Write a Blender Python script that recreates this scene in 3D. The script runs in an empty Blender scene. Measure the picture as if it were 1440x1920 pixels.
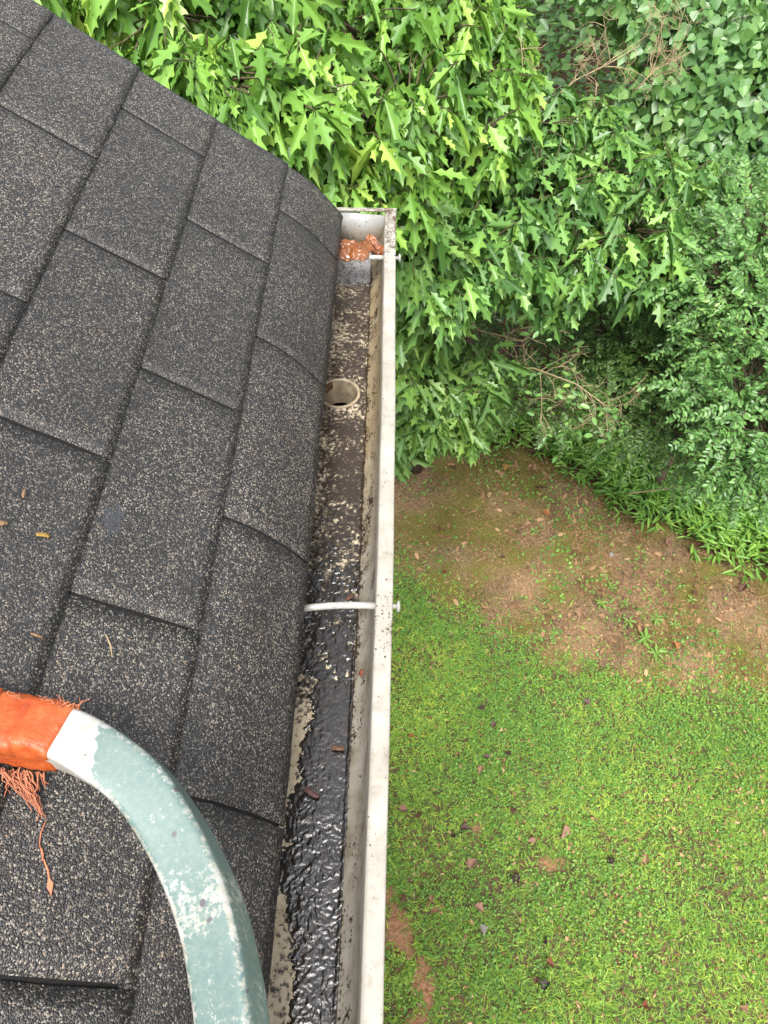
import bpy, math, random
import numpy as np
from mathutils import Vector, Matrix, Euler

random.seed(7)
rng = np.random.default_rng(7)
scene = bpy.context.scene
col = scene.collection

# ------------------------------------------------------------------ camera, sky, sun, exposure
CAM = np.array([0.0834, -0.2053, 0.7689])
ANG = (0.6454, -0.0044, 0.0231)
FPX = 1442.0
cd = bpy.data.cameras.new("camera")
cam = bpy.data.objects.new("camera", cd)
col.objects.link(cam)
cam.location = CAM
cam.rotation_euler = ANG
cd.sensor_fit = 'VERTICAL'
cd.sensor_height = 36.0
cd.sensor_width = 27.0
cd.lens = 36.0 * FPX / 1920.0
cd.clip_start = 0.02
cd.clip_end = 400
scene.camera = cam
CR = np.array(Euler(ANG, 'XYZ').to_matrix())

SUN_ELEV = math.radians(63)
SUN_AZ = math.radians(192)      # clockwise from +Y: behind the photographer
world = bpy.data.worlds.new("World")
scene.world = world
world.use_nodes = True
wt = world.node_tree
for n in list(wt.nodes):
    wt.nodes.remove(n)
wo = wt.nodes.new('ShaderNodeOutputWorld')
wb = wt.nodes.new('ShaderNodeBackground')
sk = wt.nodes.new('ShaderNodeTexSky')
sk.sky_type = 'NISHITA'
sk.sun_disc = False
sk.sun_elevation = SUN_ELEV
sk.sun_rotation = SUN_AZ
sk.dust_density = 4.0
hs = wt.nodes.new('ShaderNodeHueSaturation')
hs.inputs['Saturation'].default_value = 0.22
hs.inputs['Value'].default_value = 1.0
wb.inputs['Strength'].default_value = 0.15
wt.links.new(sk.outputs[0], hs.inputs['Color'])
wt.links.new(hs.outputs[0], wb.inputs['Color'])
wt.links.new(wb.outputs[0], wo.inputs['Surface'])

sd = bpy.data.lights.new("sun", 'SUN')
sun = bpy.data.objects.new("sun", sd)
col.objects.link(sun)
sd.energy = 1.5
sd.angle = math.radians(22)
sd.color = (1.0, 0.95, 0.88)
sdir = Vector((math.sin(SUN_AZ) * math.cos(SUN_ELEV), math.cos(SUN_AZ) * math.cos(SUN_ELEV), math.sin(SUN_ELEV)))
sun.rotation_euler = sdir.to_track_quat('Z', 'Y').to_euler()

scene.view_settings.view_transform = 'Standard'
scene.view_settings.look = 'None'
scene.view_settings.gamma = 1.0
scene.view_settings.exposure = 1.5
scene.cycles.max_bounces = 8
scene.cycles.transparent_max_bounces = 4

GZ = -3.6                      # ground level; the roof edge is z = 0
TH = 0.6087                    # roof slope
EXPO = 0.1318                  # shingle exposure


def P(px, py, d):
    """point seen at photo pixel (px, py), d metres along the view axis"""
    v = np.array([(px - 720) / FPX * d, -(py - 960) / FPX * d, -d])
    return CAM + CR @ v


def PG(px, py, z=GZ):
    r = CR @ np.array([(px - 720) / FPX, -(py - 960) / FPX, -1.0])
    return CAM + r * (z - CAM[2]) / r[2]


# ------------------------------------------------------------------ numpy noise
def _hash(ix, iy, s):
    h = (ix.astype(np.int64) * 374761393 + iy.astype(np.int64) * 668265263 + s * 982451653) & 0x7fffffff
    h = ((h ^ (h >> 13)) * 1274126177) & 0x7fffffff
    return ((h ^ (h >> 16)) & 0xffff) / 65535.0


def vnoise(x, y, s=0):
    x = np.asarray(x, float); y = np.asarray(y, float)
    ix = np.floor(x); iy = np.floor(y)
    fx = x - ix; fy = y - iy
    fx = fx * fx * (3 - 2 * fx); fy = fy * fy * (3 - 2 * fy)
    a = _hash(ix, iy, s); b = _hash(ix + 1, iy, s); c = _hash(ix, iy + 1, s); d = _hash(ix + 1, iy + 1, s)
    return (a * (1 - fx) + b * fx) * (1 - fy) + (c * (1 - fx) + d * fx) * fy


def fbm(x, y, s=0, o=4):
    t = 0; a = 0.5; n = 0
    for i in range(o):
        t = t + a * vnoise(x * 2 ** i, y * 2 ** i, s + 17 * i); n += a; a *= 0.5
    return t / n


# ------------------------------------------------------------------ mesh helpers
def link(o, parent=None):
    col.objects.link(o)
    if parent is not None:
        o.parent = parent
    return o


def empty(name, loc=(0, 0, 0)):
    o = bpy.data.objects.new(name, None)
    o.location = loc
    o.empty_display_size = 0.1
    return link(o)


def tag(o, label=None, cat=None, group=None, kind=None):
    if label: o['label'] = label
    if cat: o['category'] = cat
    if group: o['group'] = group
    if kind: o['kind'] = kind
    return o


def mesh_np(name, V, loops, starts, mats, parent=None, smooth=False, midx=None, origin=None):
    V = np.asarray(V, np.float32)
    if origin is not None:
        V = V - np.asarray(origin, np.float32)
    me = bpy.data.meshes.new(name)
    me.vertices.add(len(V)); me.vertices.foreach_set('co', V.ravel())
    me.loops.add(len(loops)); me.loops.foreach_set('vertex_index', np.asarray(loops, np.int32))
    me.polygons.add(len(starts)); me.polygons.foreach_set('loop_start', np.asarray(starts, np.int32))
    if midx is not None:
        me.polygons.foreach_set('material_index', np.asarray(midx, np.int32))
    me.update(calc_edges=True)
    me.validate()
    if smooth:
        me.polygons.foreach_set('use_smooth', np.ones(len(me.polygons), bool))
    for m in (mats if isinstance(mats, (list, tuple)) else [mats]):
        me.materials.append(m)
    o = bpy.data.objects.new(name, me)
    link(o, parent)
    if origin is not None:
        o.location = origin
    return o


class MB:
    """collects vertices and faces of one mesh object"""
    def __init__(self):
        self.v = []; self.f = []; self.m = []

    def add(self, vs, fs, mi=0):
        b = len(self.v)
        self.v += [tuple(map(float, p)) for p in vs]
        for f in fs:
            self.f.append([i + b for i in f]); self.m.append(mi)

    def box(self, a, b, mi=0):
        x0, y0, z0 = a; x1, y1, z1 = b
        self.add([(x0, y0, z0), (x1, y0, z0), (x1, y1, z0), (x0, y1, z0), (x0, y0, z1), (x1, y0, z1), (x1, y1, z1), (x0, y1, z1)],
                 [(0, 3, 2, 1), (4, 5, 6, 7), (0, 1, 5, 4), (1, 2, 6, 5), (2, 3, 7, 6), (3, 0, 4, 7)], mi)

    def tube(self, pts, rad, n=6, mi=0, cap=True):
        pts = [np.asarray(p, float) for p in pts]
        if not hasattr(rad, '__len__'): rad = [rad] * len(pts)
        vs = []; fs = []
        up = np.array([0.31, 0.17, 0.93])
        for i, p in enumerate(pts):
            t = pts[min(i + 1, len(pts) - 1)] - pts[max(i - 1, 0)]
            t = t / (np.linalg.norm(t) + 1e-9)
            a = np.cross(t, up)
            if np.linalg.norm(a) < 1e-3: a = np.cross(t, np.array([1., 0, 0]))
            a /= np.linalg.norm(a); b = np.cross(t, a)
            for k in range(n):
                w = 2 * math.pi * k / n
                vs.append(p + rad[i] * (math.cos(w) * a + math.sin(w) * b))
        for i in range(len(pts) - 1):
            for k in range(n):
                k2 = (k + 1) % n
                fs.append((i * n + k, i * n + k2, (i + 1) * n + k2, (i + 1) * n + k))
        if cap:
            fs.append(tuple(range(n - 1, -1, -1))); fs.append(tuple((len(pts) - 1) * n + k for k in range(n)))
        self.add(vs, fs, mi)

    def build(self, name, mats, parent=None, smooth=False, origin=None):
        loops = [i for f in self.f for i in f]
        st = np.concatenate([[0], np.cumsum([len(f) for f in self.f])[:-1]]) if self.f else []
        return mesh_np(name, np.array(self.v), loops, st, mats, parent, smooth, self.m, origin)


def scatter(tv, tf, pos, M, sc):
    """copies of a template: returns V, loops, starts"""
    tv = np.asarray(tv, float); n = len(pos)
    V = np.einsum('nij,vj->nvi', M, tv) * sc[:, None, None] + pos[:, None, :]
    tl = np.array([i for f in tf for i in f]); ts = np.concatenate([[0], np.cumsum([len(f) for f in tf])[:-1]])
    L = (tl[None, :] + (np.arange(n) * len(tv))[:, None]).ravel()
    S = (ts[None, :] + (np.arange(n) * len(tl))[:, None]).ravel()
    return V.reshape(-1, 3), L, S


def join(parts):
    V = []; L = []; S = []; vo = lo = 0
    for v, l, s in parts:
        V.append(v); L.append(l + vo); S.append(s + lo); vo += len(v); lo += len(l)
    return np.concatenate(V), np.concatenate(L), np.concatenate(S)


def frames(d, nrm):
    """matrices whose columns are (leaf direction, side, normal)"""
    d = d / (np.linalg.norm(d, axis=1, keepdims=True) + 1e-9)
    s = np.cross(nrm, d); s /= (np.linalg.norm(s, axis=1, keepdims=True) + 1e-9)
    n = np.cross(d, s)
    return np.stack([d, s, n], axis=2)


# ------------------------------------------------------------------ materials
def new_mat(name):
    m = bpy.data.materials.new(name); m.use_nodes = True
    nt = m.node_tree
    b = nt.nodes['Principled BSDF']
    return m, nt, b


def N(nt, t, **kw):
    n = nt.nodes.new(t)
    for k, v in kw.items():
        if k in n.inputs: n.inputs[k].default_value = v
        else: setattr(n, k, v)
    return n


def ramp(nt, fac, stops, interp='LINEAR'):
    r = nt.nodes.new('ShaderNodeValToRGB'); e = r.color_ramp.elements
    r.color_ramp.interpolation = interp
    while len(e) < len(stops): e.new(0.5)
    for el, (p, c) in zip(e, stops):
        el.position = p
        el.color = (c, c, c, 1) if not hasattr(c, '__len__') else (*c, 1)
    nt.links.new(fac, r.inputs[0])
    return r.outputs[0]


def mix(nt, fac, a, b, mode='MIX'):
    m = nt.nodes.new('ShaderNodeMix'); m.data_type = 'RGBA'; m.blend_type = mode
    for sock, v in ((m.inputs[0], fac), (m.inputs[6], a), (m.inputs[7], b)):
        if isinstance(v, bpy.types.NodeSocket): nt.links.new(v, sock)
        elif hasattr(v, '__len__'): sock.default_value = (*v, 1)
        else: sock.default_value = v
    return m.outputs[2]


def math_(nt, op, a, b=0.0, clamp=False):
    m = nt.nodes.new('ShaderNodeMath'); m.operation = op; m.use_clamp = clamp
    for s, v in zip(m.inputs, (a, b)):
        if isinstance(v, bpy.types.NodeSocket): nt.links.new(v, s)
        else: s.default_value = v
    return m.outputs[0]


def coords(nt):
    return nt.nodes.new('ShaderNodeTexCoord').outputs['Object']


def noise(nt, vec, scale, detail=4, rough=0.55, dist=0.0):
    n = N(nt, 'ShaderNodeTexNoise', Scale=scale, Detail=detail, Roughness=rough, Distortion=dist)
    nt.links.new(vec, n.inputs['Vector'])
    return n.outputs['Fac']


def bump(nt, b, h, strength, dist):
    bn = N(nt, 'ShaderNodeBump', Strength=strength, Distance=dist)
    nt.links.new(h, bn.inputs['Height'])
    nt.links.new(bn.outputs[0], b.inputs['Normal'])


def leaf_mat(name, stops, rough=0.42, trans=0.28, spec=0.5, patch=2.5, tcol=None):
    m, nt, b = new_mat(name)
    g = nt.nodes.new('ShaderNodeNewGeometry')
    c = coords(nt)
    r = math_(nt, 'MULTIPLY', g.outputs['Random Per Island'], 0.62)
    pn = noise(nt, c, patch, 2)
    pn = math_(nt, 'SUBTRACT', pn, 0.26)
    r = math_(nt, 'ADD', r, math_(nt, 'MULTIPLY', pn, 0.85), True)
    colr = ramp(nt, r, stops)
    nt.links.new(colr, b.inputs['Base Color'])
    b.inputs['Roughness'].default_value = rough
    b.inputs['Specular IOR Level'].default_value = spec
    if trans:
        tr = nt.nodes.new('ShaderNodeBsdfTranslucent')
        tc = mix(nt, 1.0, colr, tcol or (1.2, 1.25, 0.55), 'MULTIPLY')
        nt.links.new(tc, tr.inputs['Color'])
        ms = nt.nodes.new('ShaderNodeMixShader'); ms.inputs[0].default_value = trans
        nt.links.new(b.outputs[0], ms.inputs[1]); nt.links.new(tr.outputs[0], ms.inputs[2])
        nt.links.new(ms.outputs[0], nt.nodes['Material Output'].inputs['Surface'])
    return m


def simple_mat(name, c, rough=0.6, nscale=40, var=0.35, spec=0.4, bmp=0.0):
    m, nt, b = new_mat(name)
    cc = coords(nt)
    n = noise(nt, cc, nscale, 5)
    colr = ramp(nt, n, [(0.25, tuple(x * (1 - var) for x in c)), (0.75, tuple(min(1, x * (1 + var)) for x in c))])
    nt.links.new(colr, b.inputs['Base Color'])
    b.inputs['Roughness'].default_value = rough
    b.inputs['Specular IOR Level'].default_value = spec
    if bmp: bump(nt, b, n, 0.6, bmp)
    return m


def shingle_material():
    m, nt, b = new_mat('asphalt_shingle')
    c = coords(nt)
    vo = N(nt, 'ShaderNodeTexVoronoi', Scale=740.0); nt.links.new(c, vo.inputs['Vector'])
    sp = nt.nodes.new('ShaderNodeSeparateColor'); nt.links.new(vo.outputs['Color'], sp.inputs[0])
    g = nt.nodes.new('ShaderNodeNewGeometry')
    patch = noise(nt, c, 9.0, 5, 0.6)
    fine = noise(nt, c, 45.0, 3, 0.6)
    tone = math_(nt, 'ADD', math_(nt, 'MULTIPLY', math_(nt, 'SUBTRACT', patch, 0.5), 0.24),
                 math_(nt, 'MULTIPLY', math_(nt, 'SUBTRACT', fine, 0.5), 0.16))
    tab = math_(nt, 'MULTIPLY', math_(nt, 'SUBTRACT', g.outputs['Random Per Island'], 0.5), 0.07)
    r = math_(nt, 'ADD', math_(nt, 'ADD', sp.outputs[0], tone), tab, True)
    gran = ramp(nt, math_(nt, 'SUBTRACT', r, 0.03, True), [(0.0, (0.005276, 0.005042, 0.00539)), (0.42, (0.009314, 0.008901, 0.009352)), (0.60, (0.0211, 0.01958, 0.0187)), (0.76, (0.05276, 0.04805, 0.0418)),
                        (0.89, (0.1173, 0.1062, 0.0887)), (1.0, (0.2868, 0.2591, 0.2125))])
    tint = ramp(nt, sp.outputs[1], [(0.0, (.86, .93, 1.08)), (0.4, (1, 1, 1)), (0.8, (1.03, .98, .92)), (0.95, (1.08, .94, .80)), (1.0, (1.15, .84, .64))])
    colr = mix(nt, 1.0, gran, tint, 'MULTIPLY')
    # scuffs where the granules are worn off
    def scuff(centre, rx, ry, col_in):
        mp = nt.nodes.new('ShaderNodeMapping'); mp.vector_type = 'TEXTURE'
        mp.inputs['Location'].default_value = centre; mp.inputs['Scale'].default_value = (rx, ry, rx)
        nt.links.new(c, mp.inputs['Vector'])
        ln = N(nt, 'ShaderNodeVectorMath', operation='LENGTH'); nt.links.new(mp.outputs[0], ln.inputs[0])
        dd = math_(nt, 'ADD', ln.outputs['Value'], math_(nt, 'MULTIPLY', math_(nt, 'SUBTRACT', noise(nt, c, 90, 4, 0.7), 0.5), 2.2))
        f = math_(nt, 'LESS_THAN', dd, 0.75)
        f = math_(nt, 'MULTIPLY', f, math_(nt, 'LESS_THAN', sp.outputs[2], 0.86))
        return mix(nt, f, col_in, (.028, .031, .038))
    for (px, py, d, rx, ry) in ((212, 972, .776, .012, .022), (150, 975, .77, .009, .012), (478, 962, .84, .014, .022), (205, 1208, .70, .005, .006), (272, 1085, .75, .006, .004)):
        q = P(px, py, d)
        colr = scuff(tuple(q), rx, ry, colr)
    # brown stain near the corner by the gutter end
    st = noise(nt, c, 14.0, 3)
    stf = math_(nt, 'MULTIPLY', ramp(nt, st, [(0.58, 0.0), (0.75, 0.3)]), 1.0)
    colr = mix(nt, stf, colr, mix(nt, 1.0, colr, (1.0, .72, .52), 'MULTIPLY'))
    nt.links.new(colr, b.inputs['Base Color'])
    b.inputs['Roughness'].default_value = 0.48
    b.inputs['Specular IOR Level'].default_value = 0.55
    h = ramp(nt, vo.outputs['Distance'], [(0.0, 1.0), (0.8, 0.0)])
    bump(nt, b, h, 0.7, 0.0009)
    return m


def lip_material():
    m, nt, b = new_mat('weathered_white_paint')
    c = coords(nt)
    n1 = noise(nt, c, 22, 5, 0.6); n2 = noise(nt, c, 330, 3, 0.6); n3 = noise(nt, c, 60, 5, 0.7)
    base = ramp(nt, n1, [(0.3, (0.2462, 0.2266, 0.1871)), (0.55, (0.3054, 0.2906, 0.2512)), (0.75, (0.3447, 0.3349, 0.3004))])
    grime = math_(nt, 'MULTIPLY', ramp(nt, n3, [(0.50, 0.0), (0.72, 0.55)]), 1.0)
    colr = mix(nt, grime, base, (0.1674, 0.1379, 0.0936))
    sx = nt.nodes.new('ShaderNodeSeparateXYZ'); nt.links.new(c, sx.inputs[0])
    # more soil towards the closed end and round the nails
    e1 = ramp(nt, math_(nt, 'MULTIPLY', sx.outputs[1], 0.8), [(0.70, 0.0), (0.80, 1.0)])
    e2 = ramp(nt, math_(nt, 'ABSOLUTE', math_(nt, 'SUBTRACT', sx.outputs[1], 0.235)), [(0.015, 0.8), (0.075, 0.0)])
    amt = math_(nt, 'ADD', math_(nt, 'MULTIPLY', e1, 0.13), math_(nt, 'MULTIPLY', e2, 0.10))
    thr = math_(nt, 'ADD', math_(nt, 'ADD', math_(nt, 'MULTIPLY', n2, 0.5), math_(nt, 'MULTIPLY', n3, 0.55)), amt)
    spk = ramp(nt, thr, [(0.65, 0.0), (0.71, 0.9)])
    colr = mix(nt, spk, colr, (.085, .055, .034))
    nt.links.new(colr, b.inputs['Base Color'])
    b.inputs['Roughness'].default_value = 0.42
    bump(nt, b, n2, 0.12, 0.0006)
    return m


def inner_material():
    m, nt, b = new_mat('soiled_gutter_wall')
    c = coords(nt)
    sx = nt.nodes.new('ShaderNodeSeparateXYZ'); nt.links.new(c, sx.inputs[0])
    n1 = noise(nt, c, 30, 5, 0.6); n2 = noise(nt, c, 260, 4, 0.65); n3 = noise(nt, c, 36, 5, 0.7)
    base = ramp(nt, n1, [(0.32, (0.1231, 0.1004, 0.06804)), (0.5, (0.2203, 0.2009, 0.1588)), (0.72, (0.2851, 0.269, 0.2333))])
    tan = ramp(nt, math_(nt, 'MULTIPLY', sx.outputs[1], 0.8), [(0.25, 0.0), (0.5, 0.75)])
    base = mix(nt, tan, base, mix(nt, n1, (0.1983, 0.1377, 0.0661), (0.3194, 0.2534, 0.1487)))
    far = ramp(nt, math_(nt, 'MULTIPLY', sx.outputs[1], 0.8), [(0.0, 0.028), (0.12, 0.02), (0.36, 0.06), (0.9, 0.055)])
    low = ramp(nt, math_(nt, 'MULTIPLY', sx.outputs[2], -8.0), [(0.34, 0.09), (0.44, 0.0), (0.70, 0.0), (0.80, 0.035), (0.83, 0.0), (0.90, 0.04), (0.915, 0.17)])
    thr = math_(nt, 'ADD', math_(nt, 'ADD', math_(nt, 'MULTIPLY', n2, 0.50), math_(nt, 'MULTIPLY', n3, 0.55)), math_(nt, 'ADD', far, low))
    spk = ramp(nt, thr, [(0.625, 0.0), (0.665, 1.0)])
    colr = mix(nt, spk, base, (.028, .019, .012))
    nt.links.new(colr, b.inputs['Base Color'])
    b.inputs['Roughness'].default_value = 0.5
    bump(nt, b, spk, 0.35, 0.001)
    return m


def floor_material():
    m, nt, b = new_mat('stained_gutter_floor')
    c = coords(nt)
    sx = nt.nodes.new('ShaderNodeSeparateXYZ'); nt.links.new(c, sx.inputs[0])
    n1 = noise(nt, c, 26, 6, 0.65); n2 = noise(nt, c, 190, 5, 0.65); n3 = noise(nt, c, 60, 6, 0.7); n4 = noise(nt, c, 12, 3, 0.5)
    tan = mix(nt, n3, (.20, .135, .065), (.56, .50, .38))
    y8 = math_(nt, 'MULTIPLY', sx.outputs[1], 0.8)
    mid = ramp(nt, y8, [(0.0, 0.10), (0.14, 0.08), (0.20, -0.05), (0.40, -0.055), (0.50, -0.01), (0.60, 0.012), (0.75, -0.01)])
    lf = ramp(nt, math_(nt, 'MULTIPLY', math_(nt, 'ADD', sx.outputs[0], 0.05), 10.0), [(0.12, 0.10), (0.32, 0.0)])
    thr = math_(nt, 'ADD', math_(nt, 'ADD', math_(nt, 'MULTIPLY', n2, 0.50), math_(nt, 'MULTIPLY', n1, 0.32)), math_(nt, 'MULTIPLY', n4, 0.18))
    thr = math_(nt, 'SUBTRACT', thr, math_(nt, 'ADD', mid, math_(nt, 'MULTIPLY', lf, 0.25)))
    dirt = ramp(nt, thr, [(0.425, 0.0), (0.452, 0.8), (0.51, 1.0)])
    darkc = mix(nt, n3, (.010, .0075, .005), (.046, .029, .016))
    wetf = ramp(nt, math_(nt, 'ADD', y8, math_(nt, 'MULTIPLY', math_(nt, 'SUBTRACT', n1, .5), .3)), [(0.22, 1.0), (0.46, 0.0)])
    darkc = mix(nt, wetf, darkc, (.009, .0075, .006))
    colr = mix(nt, dirt, tan, darkc)
    clean = ramp(nt, math_(nt, 'ADD', sx.outputs[1], math_(nt, 'MULTIPLY', math_(nt, 'SUBTRACT', n3, 0.5), 0.10)), [(0.985, 0.0), (1.0, 0.85)])
    colr = mix(nt, clean, colr, mix(nt, ramp(nt, n2, [(0.52, 0.0), (0.60, 1.0)]), (.30, .31, .32), (.08, .06, .045)))
    nt.links.new(colr, b.inputs['Base Color'])
    nt.links.new(ramp(nt, n3, [(0.3, 0.16), (0.7, 0.45)]), b.inputs['Roughness'])
    bump(nt, b, dirt, 0.5, 0.0015)
    return m


def sludge_material():
    m, nt, b = new_mat('wet_black_sludge')
    c = coords(nt)
    n = noise(nt, c, 560, 3, 0.6); n2 = noise(nt, c, 80, 4, 0.6)
    colr = ramp(nt, n2, [(0.35, (.006, .005, .004)), (0.6, (.014, .010, .007)), (0.8, (.035, .022, .012))])
    nt.links.new(colr, b.inputs['Base Color'])
    sx = nt.nodes.new('ShaderNodeSeparateXYZ'); nt.links.new(c, sx.inputs[0])
    rg = ramp(nt, math_(nt, 'ADD', sx.outputs[1], 0.4), [(.46, 0.0), (.72, .16)])
    nt.links.new(math_(nt, 'ADD', rg, ramp(nt, noise(nt, c, 50, 3), [(.40, .04), (.70, .11)])), b.inputs['Roughness'])
    b.inputs['IOR'].default_value = 1.58
    b.inputs['Specular IOR Level'].default_value = 0.8
    bump(nt, b, n, 0.45, 0.0009)
    return m


def endcap_material():
    m, nt, b = new_mat('stained_white_end')
    c = coords(nt)
    sx = nt.nodes.new('ShaderNodeSeparateXYZ'); nt.links.new(c, sx.inputs[0])
    mp = nt.nodes.new('ShaderNodeMapping'); mp.inputs['Scale'].default_value = (1, 1, .22); nt.links.new(c, mp.inputs['Vector'])
    n1 = noise(nt, mp.outputs[0], 95, 5, 0.7); n2 = noise(nt, c, 300, 4, 0.6); n3 = noise(nt, c, 45, 4, 0.6)
    base = mix(nt, n3, (0.2851, 0.2916, 0.2916), (0.3629, 0.3629, 0.3499))
    low = ramp(nt, math_(nt, 'ADD', math_(nt, 'MULTIPLY', sx.outputs[2], -8.0), math_(nt, 'MULTIPLY', math_(nt, 'SUBTRACT', n1, .5), .7)), [(0.38, 0.0), (0.62, 0.55), (0.82, 1.0)])
    colr = mix(nt, low, base, mix(nt, n3, (.22, .15, .08), (.42, .34, .22)))
    spk = ramp(nt, math_(nt, 'ADD', n2, math_(nt, 'MULTIPLY', low, .05)), [(0.63, 0.0), (0.67, 1.0)])
    colr = mix(nt, spk, colr, (.05, .035, .025))
    nt.links.new(colr, b.inputs['Base Color'])
    b.inputs['Roughness'].default_value = 0.4
    return m


def teal_material():
    m, nt, b = new_mat('worn_teal_paint')
    c = coords(nt)
    at = N(nt, 'ShaderNodeAttribute', attribute_name='wear')   # how rubbed each place of the bar is
    n1 = noise(nt, c, 35, 6, 0.7); n2 = noise(nt, c, 230, 6, 0.75, 0.4); n3 = noise(nt, c, 14, 3, 0.5)
    paint = mix(nt, n3, (0.05508, 0.1134, 0.107), (0.1199, 0.1698, 0.1542))
    streak = ramp(nt, n2, [(0.40, 0.0), (0.70, 0.5)])
    paint = mix(nt, streak, paint, (0.1814, 0.2203, 0.1977))
    thr = math_(nt, 'ADD', math_(nt, 'ADD', math_(nt, 'MULTIPLY', n1, 0.32), math_(nt, 'MULTIPLY', n2, 0.68)), math_(nt, 'MULTIPLY', at.outputs['Fac'], 0.5))
    w = ramp(nt, thr, [(0.58, 0.0), (0.62, 0.5), (0.73, 1.0)])
    white = mix(nt, ramp(nt, n1, [(.35, 0.0), (.6, 1.0)]), (0.2722, 0.2462, 0.1814), (0.3629, 0.3629, 0.3434))
    colr = mix(nt, w, paint, white)
    spot = ramp(nt, noise(nt, c, 62, 1, 0.4), [(0.725, 0.0), (0.745, 1.0)])
    colr = mix(nt, spot, colr, (.08, .075, .08))
    nt.links.new(colr, b.inputs['Base Color'])
    b.inputs['Roughness'].default_value = 0.45
    bump(nt, b, thr, 0.15, 0.0008)
    return m


def tape_material():
    m, nt, b = new_mat('orange_tape')
    c = coords(nt)
    n1 = noise(nt, c, 60, 5, 0.65); n2 = noise(nt, c, 240, 4, 0.7, 0.6)
    colr = ramp(nt, n1, [(0.3, (0.2872, 0.03937, 0.005294)), (0.55, (0.3613, 0.06948, 0.01323)), (0.75, (0.3706, 0.1158, 0.0353))])
    colr = mix(nt, ramp(nt, n2, [(0.62, 0.0), (0.75, 0.6)]), colr, (.30, .09, .05))
    nt.links.new(colr, b.inputs['Base Color'])
    b.inputs['Roughness'].default_value = 0.42
    bump(nt, b, n1, 0.7, 0.004)
    return m


def ground_material():
    m, nt, b = new_mat('ground_soil')
    c = coords(nt)
    at = N(nt, 'ShaderNodeAttribute', attribute_name='zone')   # red = lawn, green = bare bed, blue = clay
    sp = nt.nodes.new('ShaderNodeSeparateColor'); nt.links.new(at.outputs['Color'], sp.inputs[0])
    n1 = noise(nt, c, 3.0, 5, 0.6); n2 = noise(nt, c, 38, 6, 0.7); n3 = noise(nt, c, 130, 4, 0.7); n4 = noise(nt, c, 2.1, 4)
    soil = mix(nt, ramp(nt, math_(nt, 'ADD', math_(nt, 'MULTIPLY', n2, .55), math_(nt, 'MULTIPLY', n1, .45)), [(.38, 0.0), (.60, 1.0)]), (0.0344, 0.01978, 0.01032), (0.215, 0.1376, 0.0731))
    straw = ramp(nt, n3, [(0.50, 0.0), (0.66, 0.75)])
    soil = mix(nt, straw, soil, (0.43, 0.3096, 0.1806))
    moss = math_(nt, 'MULTIPLY', ramp(nt, n4, [(0.42, 0.0), (0.56, 0.9)]), ramp(nt, n2, [(0.3, 0.3), (0.6, 1.0)]))
    soil = mix(nt, moss, soil, (.115, .115, .014))
    lawn = mix(nt, n2, (.030, .026, .012), (.14, .10, .05))
    lawn = mix(nt, ramp(nt, n1, [(0.52, 0.0), (0.66, 0.8)]), lawn, (.14, .085, .045))
    clay = mix(nt, ramp(nt, math_(nt, 'ADD', math_(nt, 'MULTIPLY', n2, .5), math_(nt, 'MULTIPLY', n3, .5)), [(.36, 0.0), (.62, 1.0)]), (0.136, 0.06375, 0.02975), (0.391, 0.2125, 0.119))
    woods = mix(nt, n2, (.020, .012, .007), (.085, .048, .028))
    colr = mix(nt, sp.outputs[0], woods, lawn)
    colr = mix(nt, sp.outputs[1], colr, soil)
    colr = mix(nt, sp.outputs[2], colr, clay)
    nt.links.new(colr, b.inputs['Base Color'])
    b.inputs['Roughness'].default_value = 0.9
    b.inputs['Specular IOR Level'].default_value = 0.2
    bump(nt, b, n2, 0.8, 0.02)
    return m


M_SHINGLE = shingle_material(); M_LIP = lip_material(); M_INNER = inner_material(); M_FLOOR = floor_material()
M_SLUDGE = sludge_material(); M_ENDCAP = endcap_material(); M_TEAL = teal_material(); M_TAPE = tape_material(); M_GROUND = ground_material()
M_BARK = simple_mat('brown_bark', (.085, .060, .042), 0.85, 30, 0.6, 0.2, 0.01)
M_TWIG = simple_mat('dry_tan_twig', (.30, .235, .135), 0.8, 40, 0.35, 0.2)
M_GREYTWIG = simple_mat('grey_twig', (.085, .066, .040), 0.8, 40, 0.4, 0.2)
M_WOOD = simple_mat('painted_trim_board', (0.3134, 0.3033, 0.273), 0.6, 12, 0.12)
M_WALL = simple_mat('beige_siding', (0.278, 0.2527, 0.2123), 0.7, 8, 0.1)
M_FERRULE = simple_mat('white_enamel', (0.2981, 0.2916, 0.2657), 0.35, 130, 0.28)
M_OUTLET = simple_mat('yellowed_plastic', (.27, .22, .15), 0.5, 60, 0.55)
M_FRAY = simple_mat('frayed_orange_fibre', (0.372, 0.136, 0.072), 0.8, 60, 0.4)
M_WETLEAF = leaf_mat('wet_orange_leaf', [(0.1, (.018, .006, .003)), (0.5, (.075, .022, .007)), (0.9, (.17, .060, .018))], 0.32, 0.06, 0.35, 60, (1.3, .9, .5))
OAK = [(0.0, (.026, .072, .018)), (0.35, (.066, .160, .034)), (0.65, (.13, .27, .054)), (0.9, (.22, .39, .075)), (1.0, (.33, .48, .09))]
M_OAK = leaf_mat('oak_leaf', OAK, 0.38, 0.17, 0.42, 2.6)
M_OAKBRIGHT = leaf_mat('bright_oak_leaf', [(0.0, (.030, .085, .016)), (0.35, (.085, .20, .028)), (0.75, (.20, .38, .060)), (1.0, (.40, .55, .10))], 0.38, 0.18, 0.45, 3.0)
M_OAKDARK = leaf_mat('young_oak_leaf', [(0.0, (.050, .115, .028)), (0.5, (.11, .22, .046)), (1.0, (.20, .33, .062))], 0.40, 0.22, 0.45, 2.6)
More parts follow.
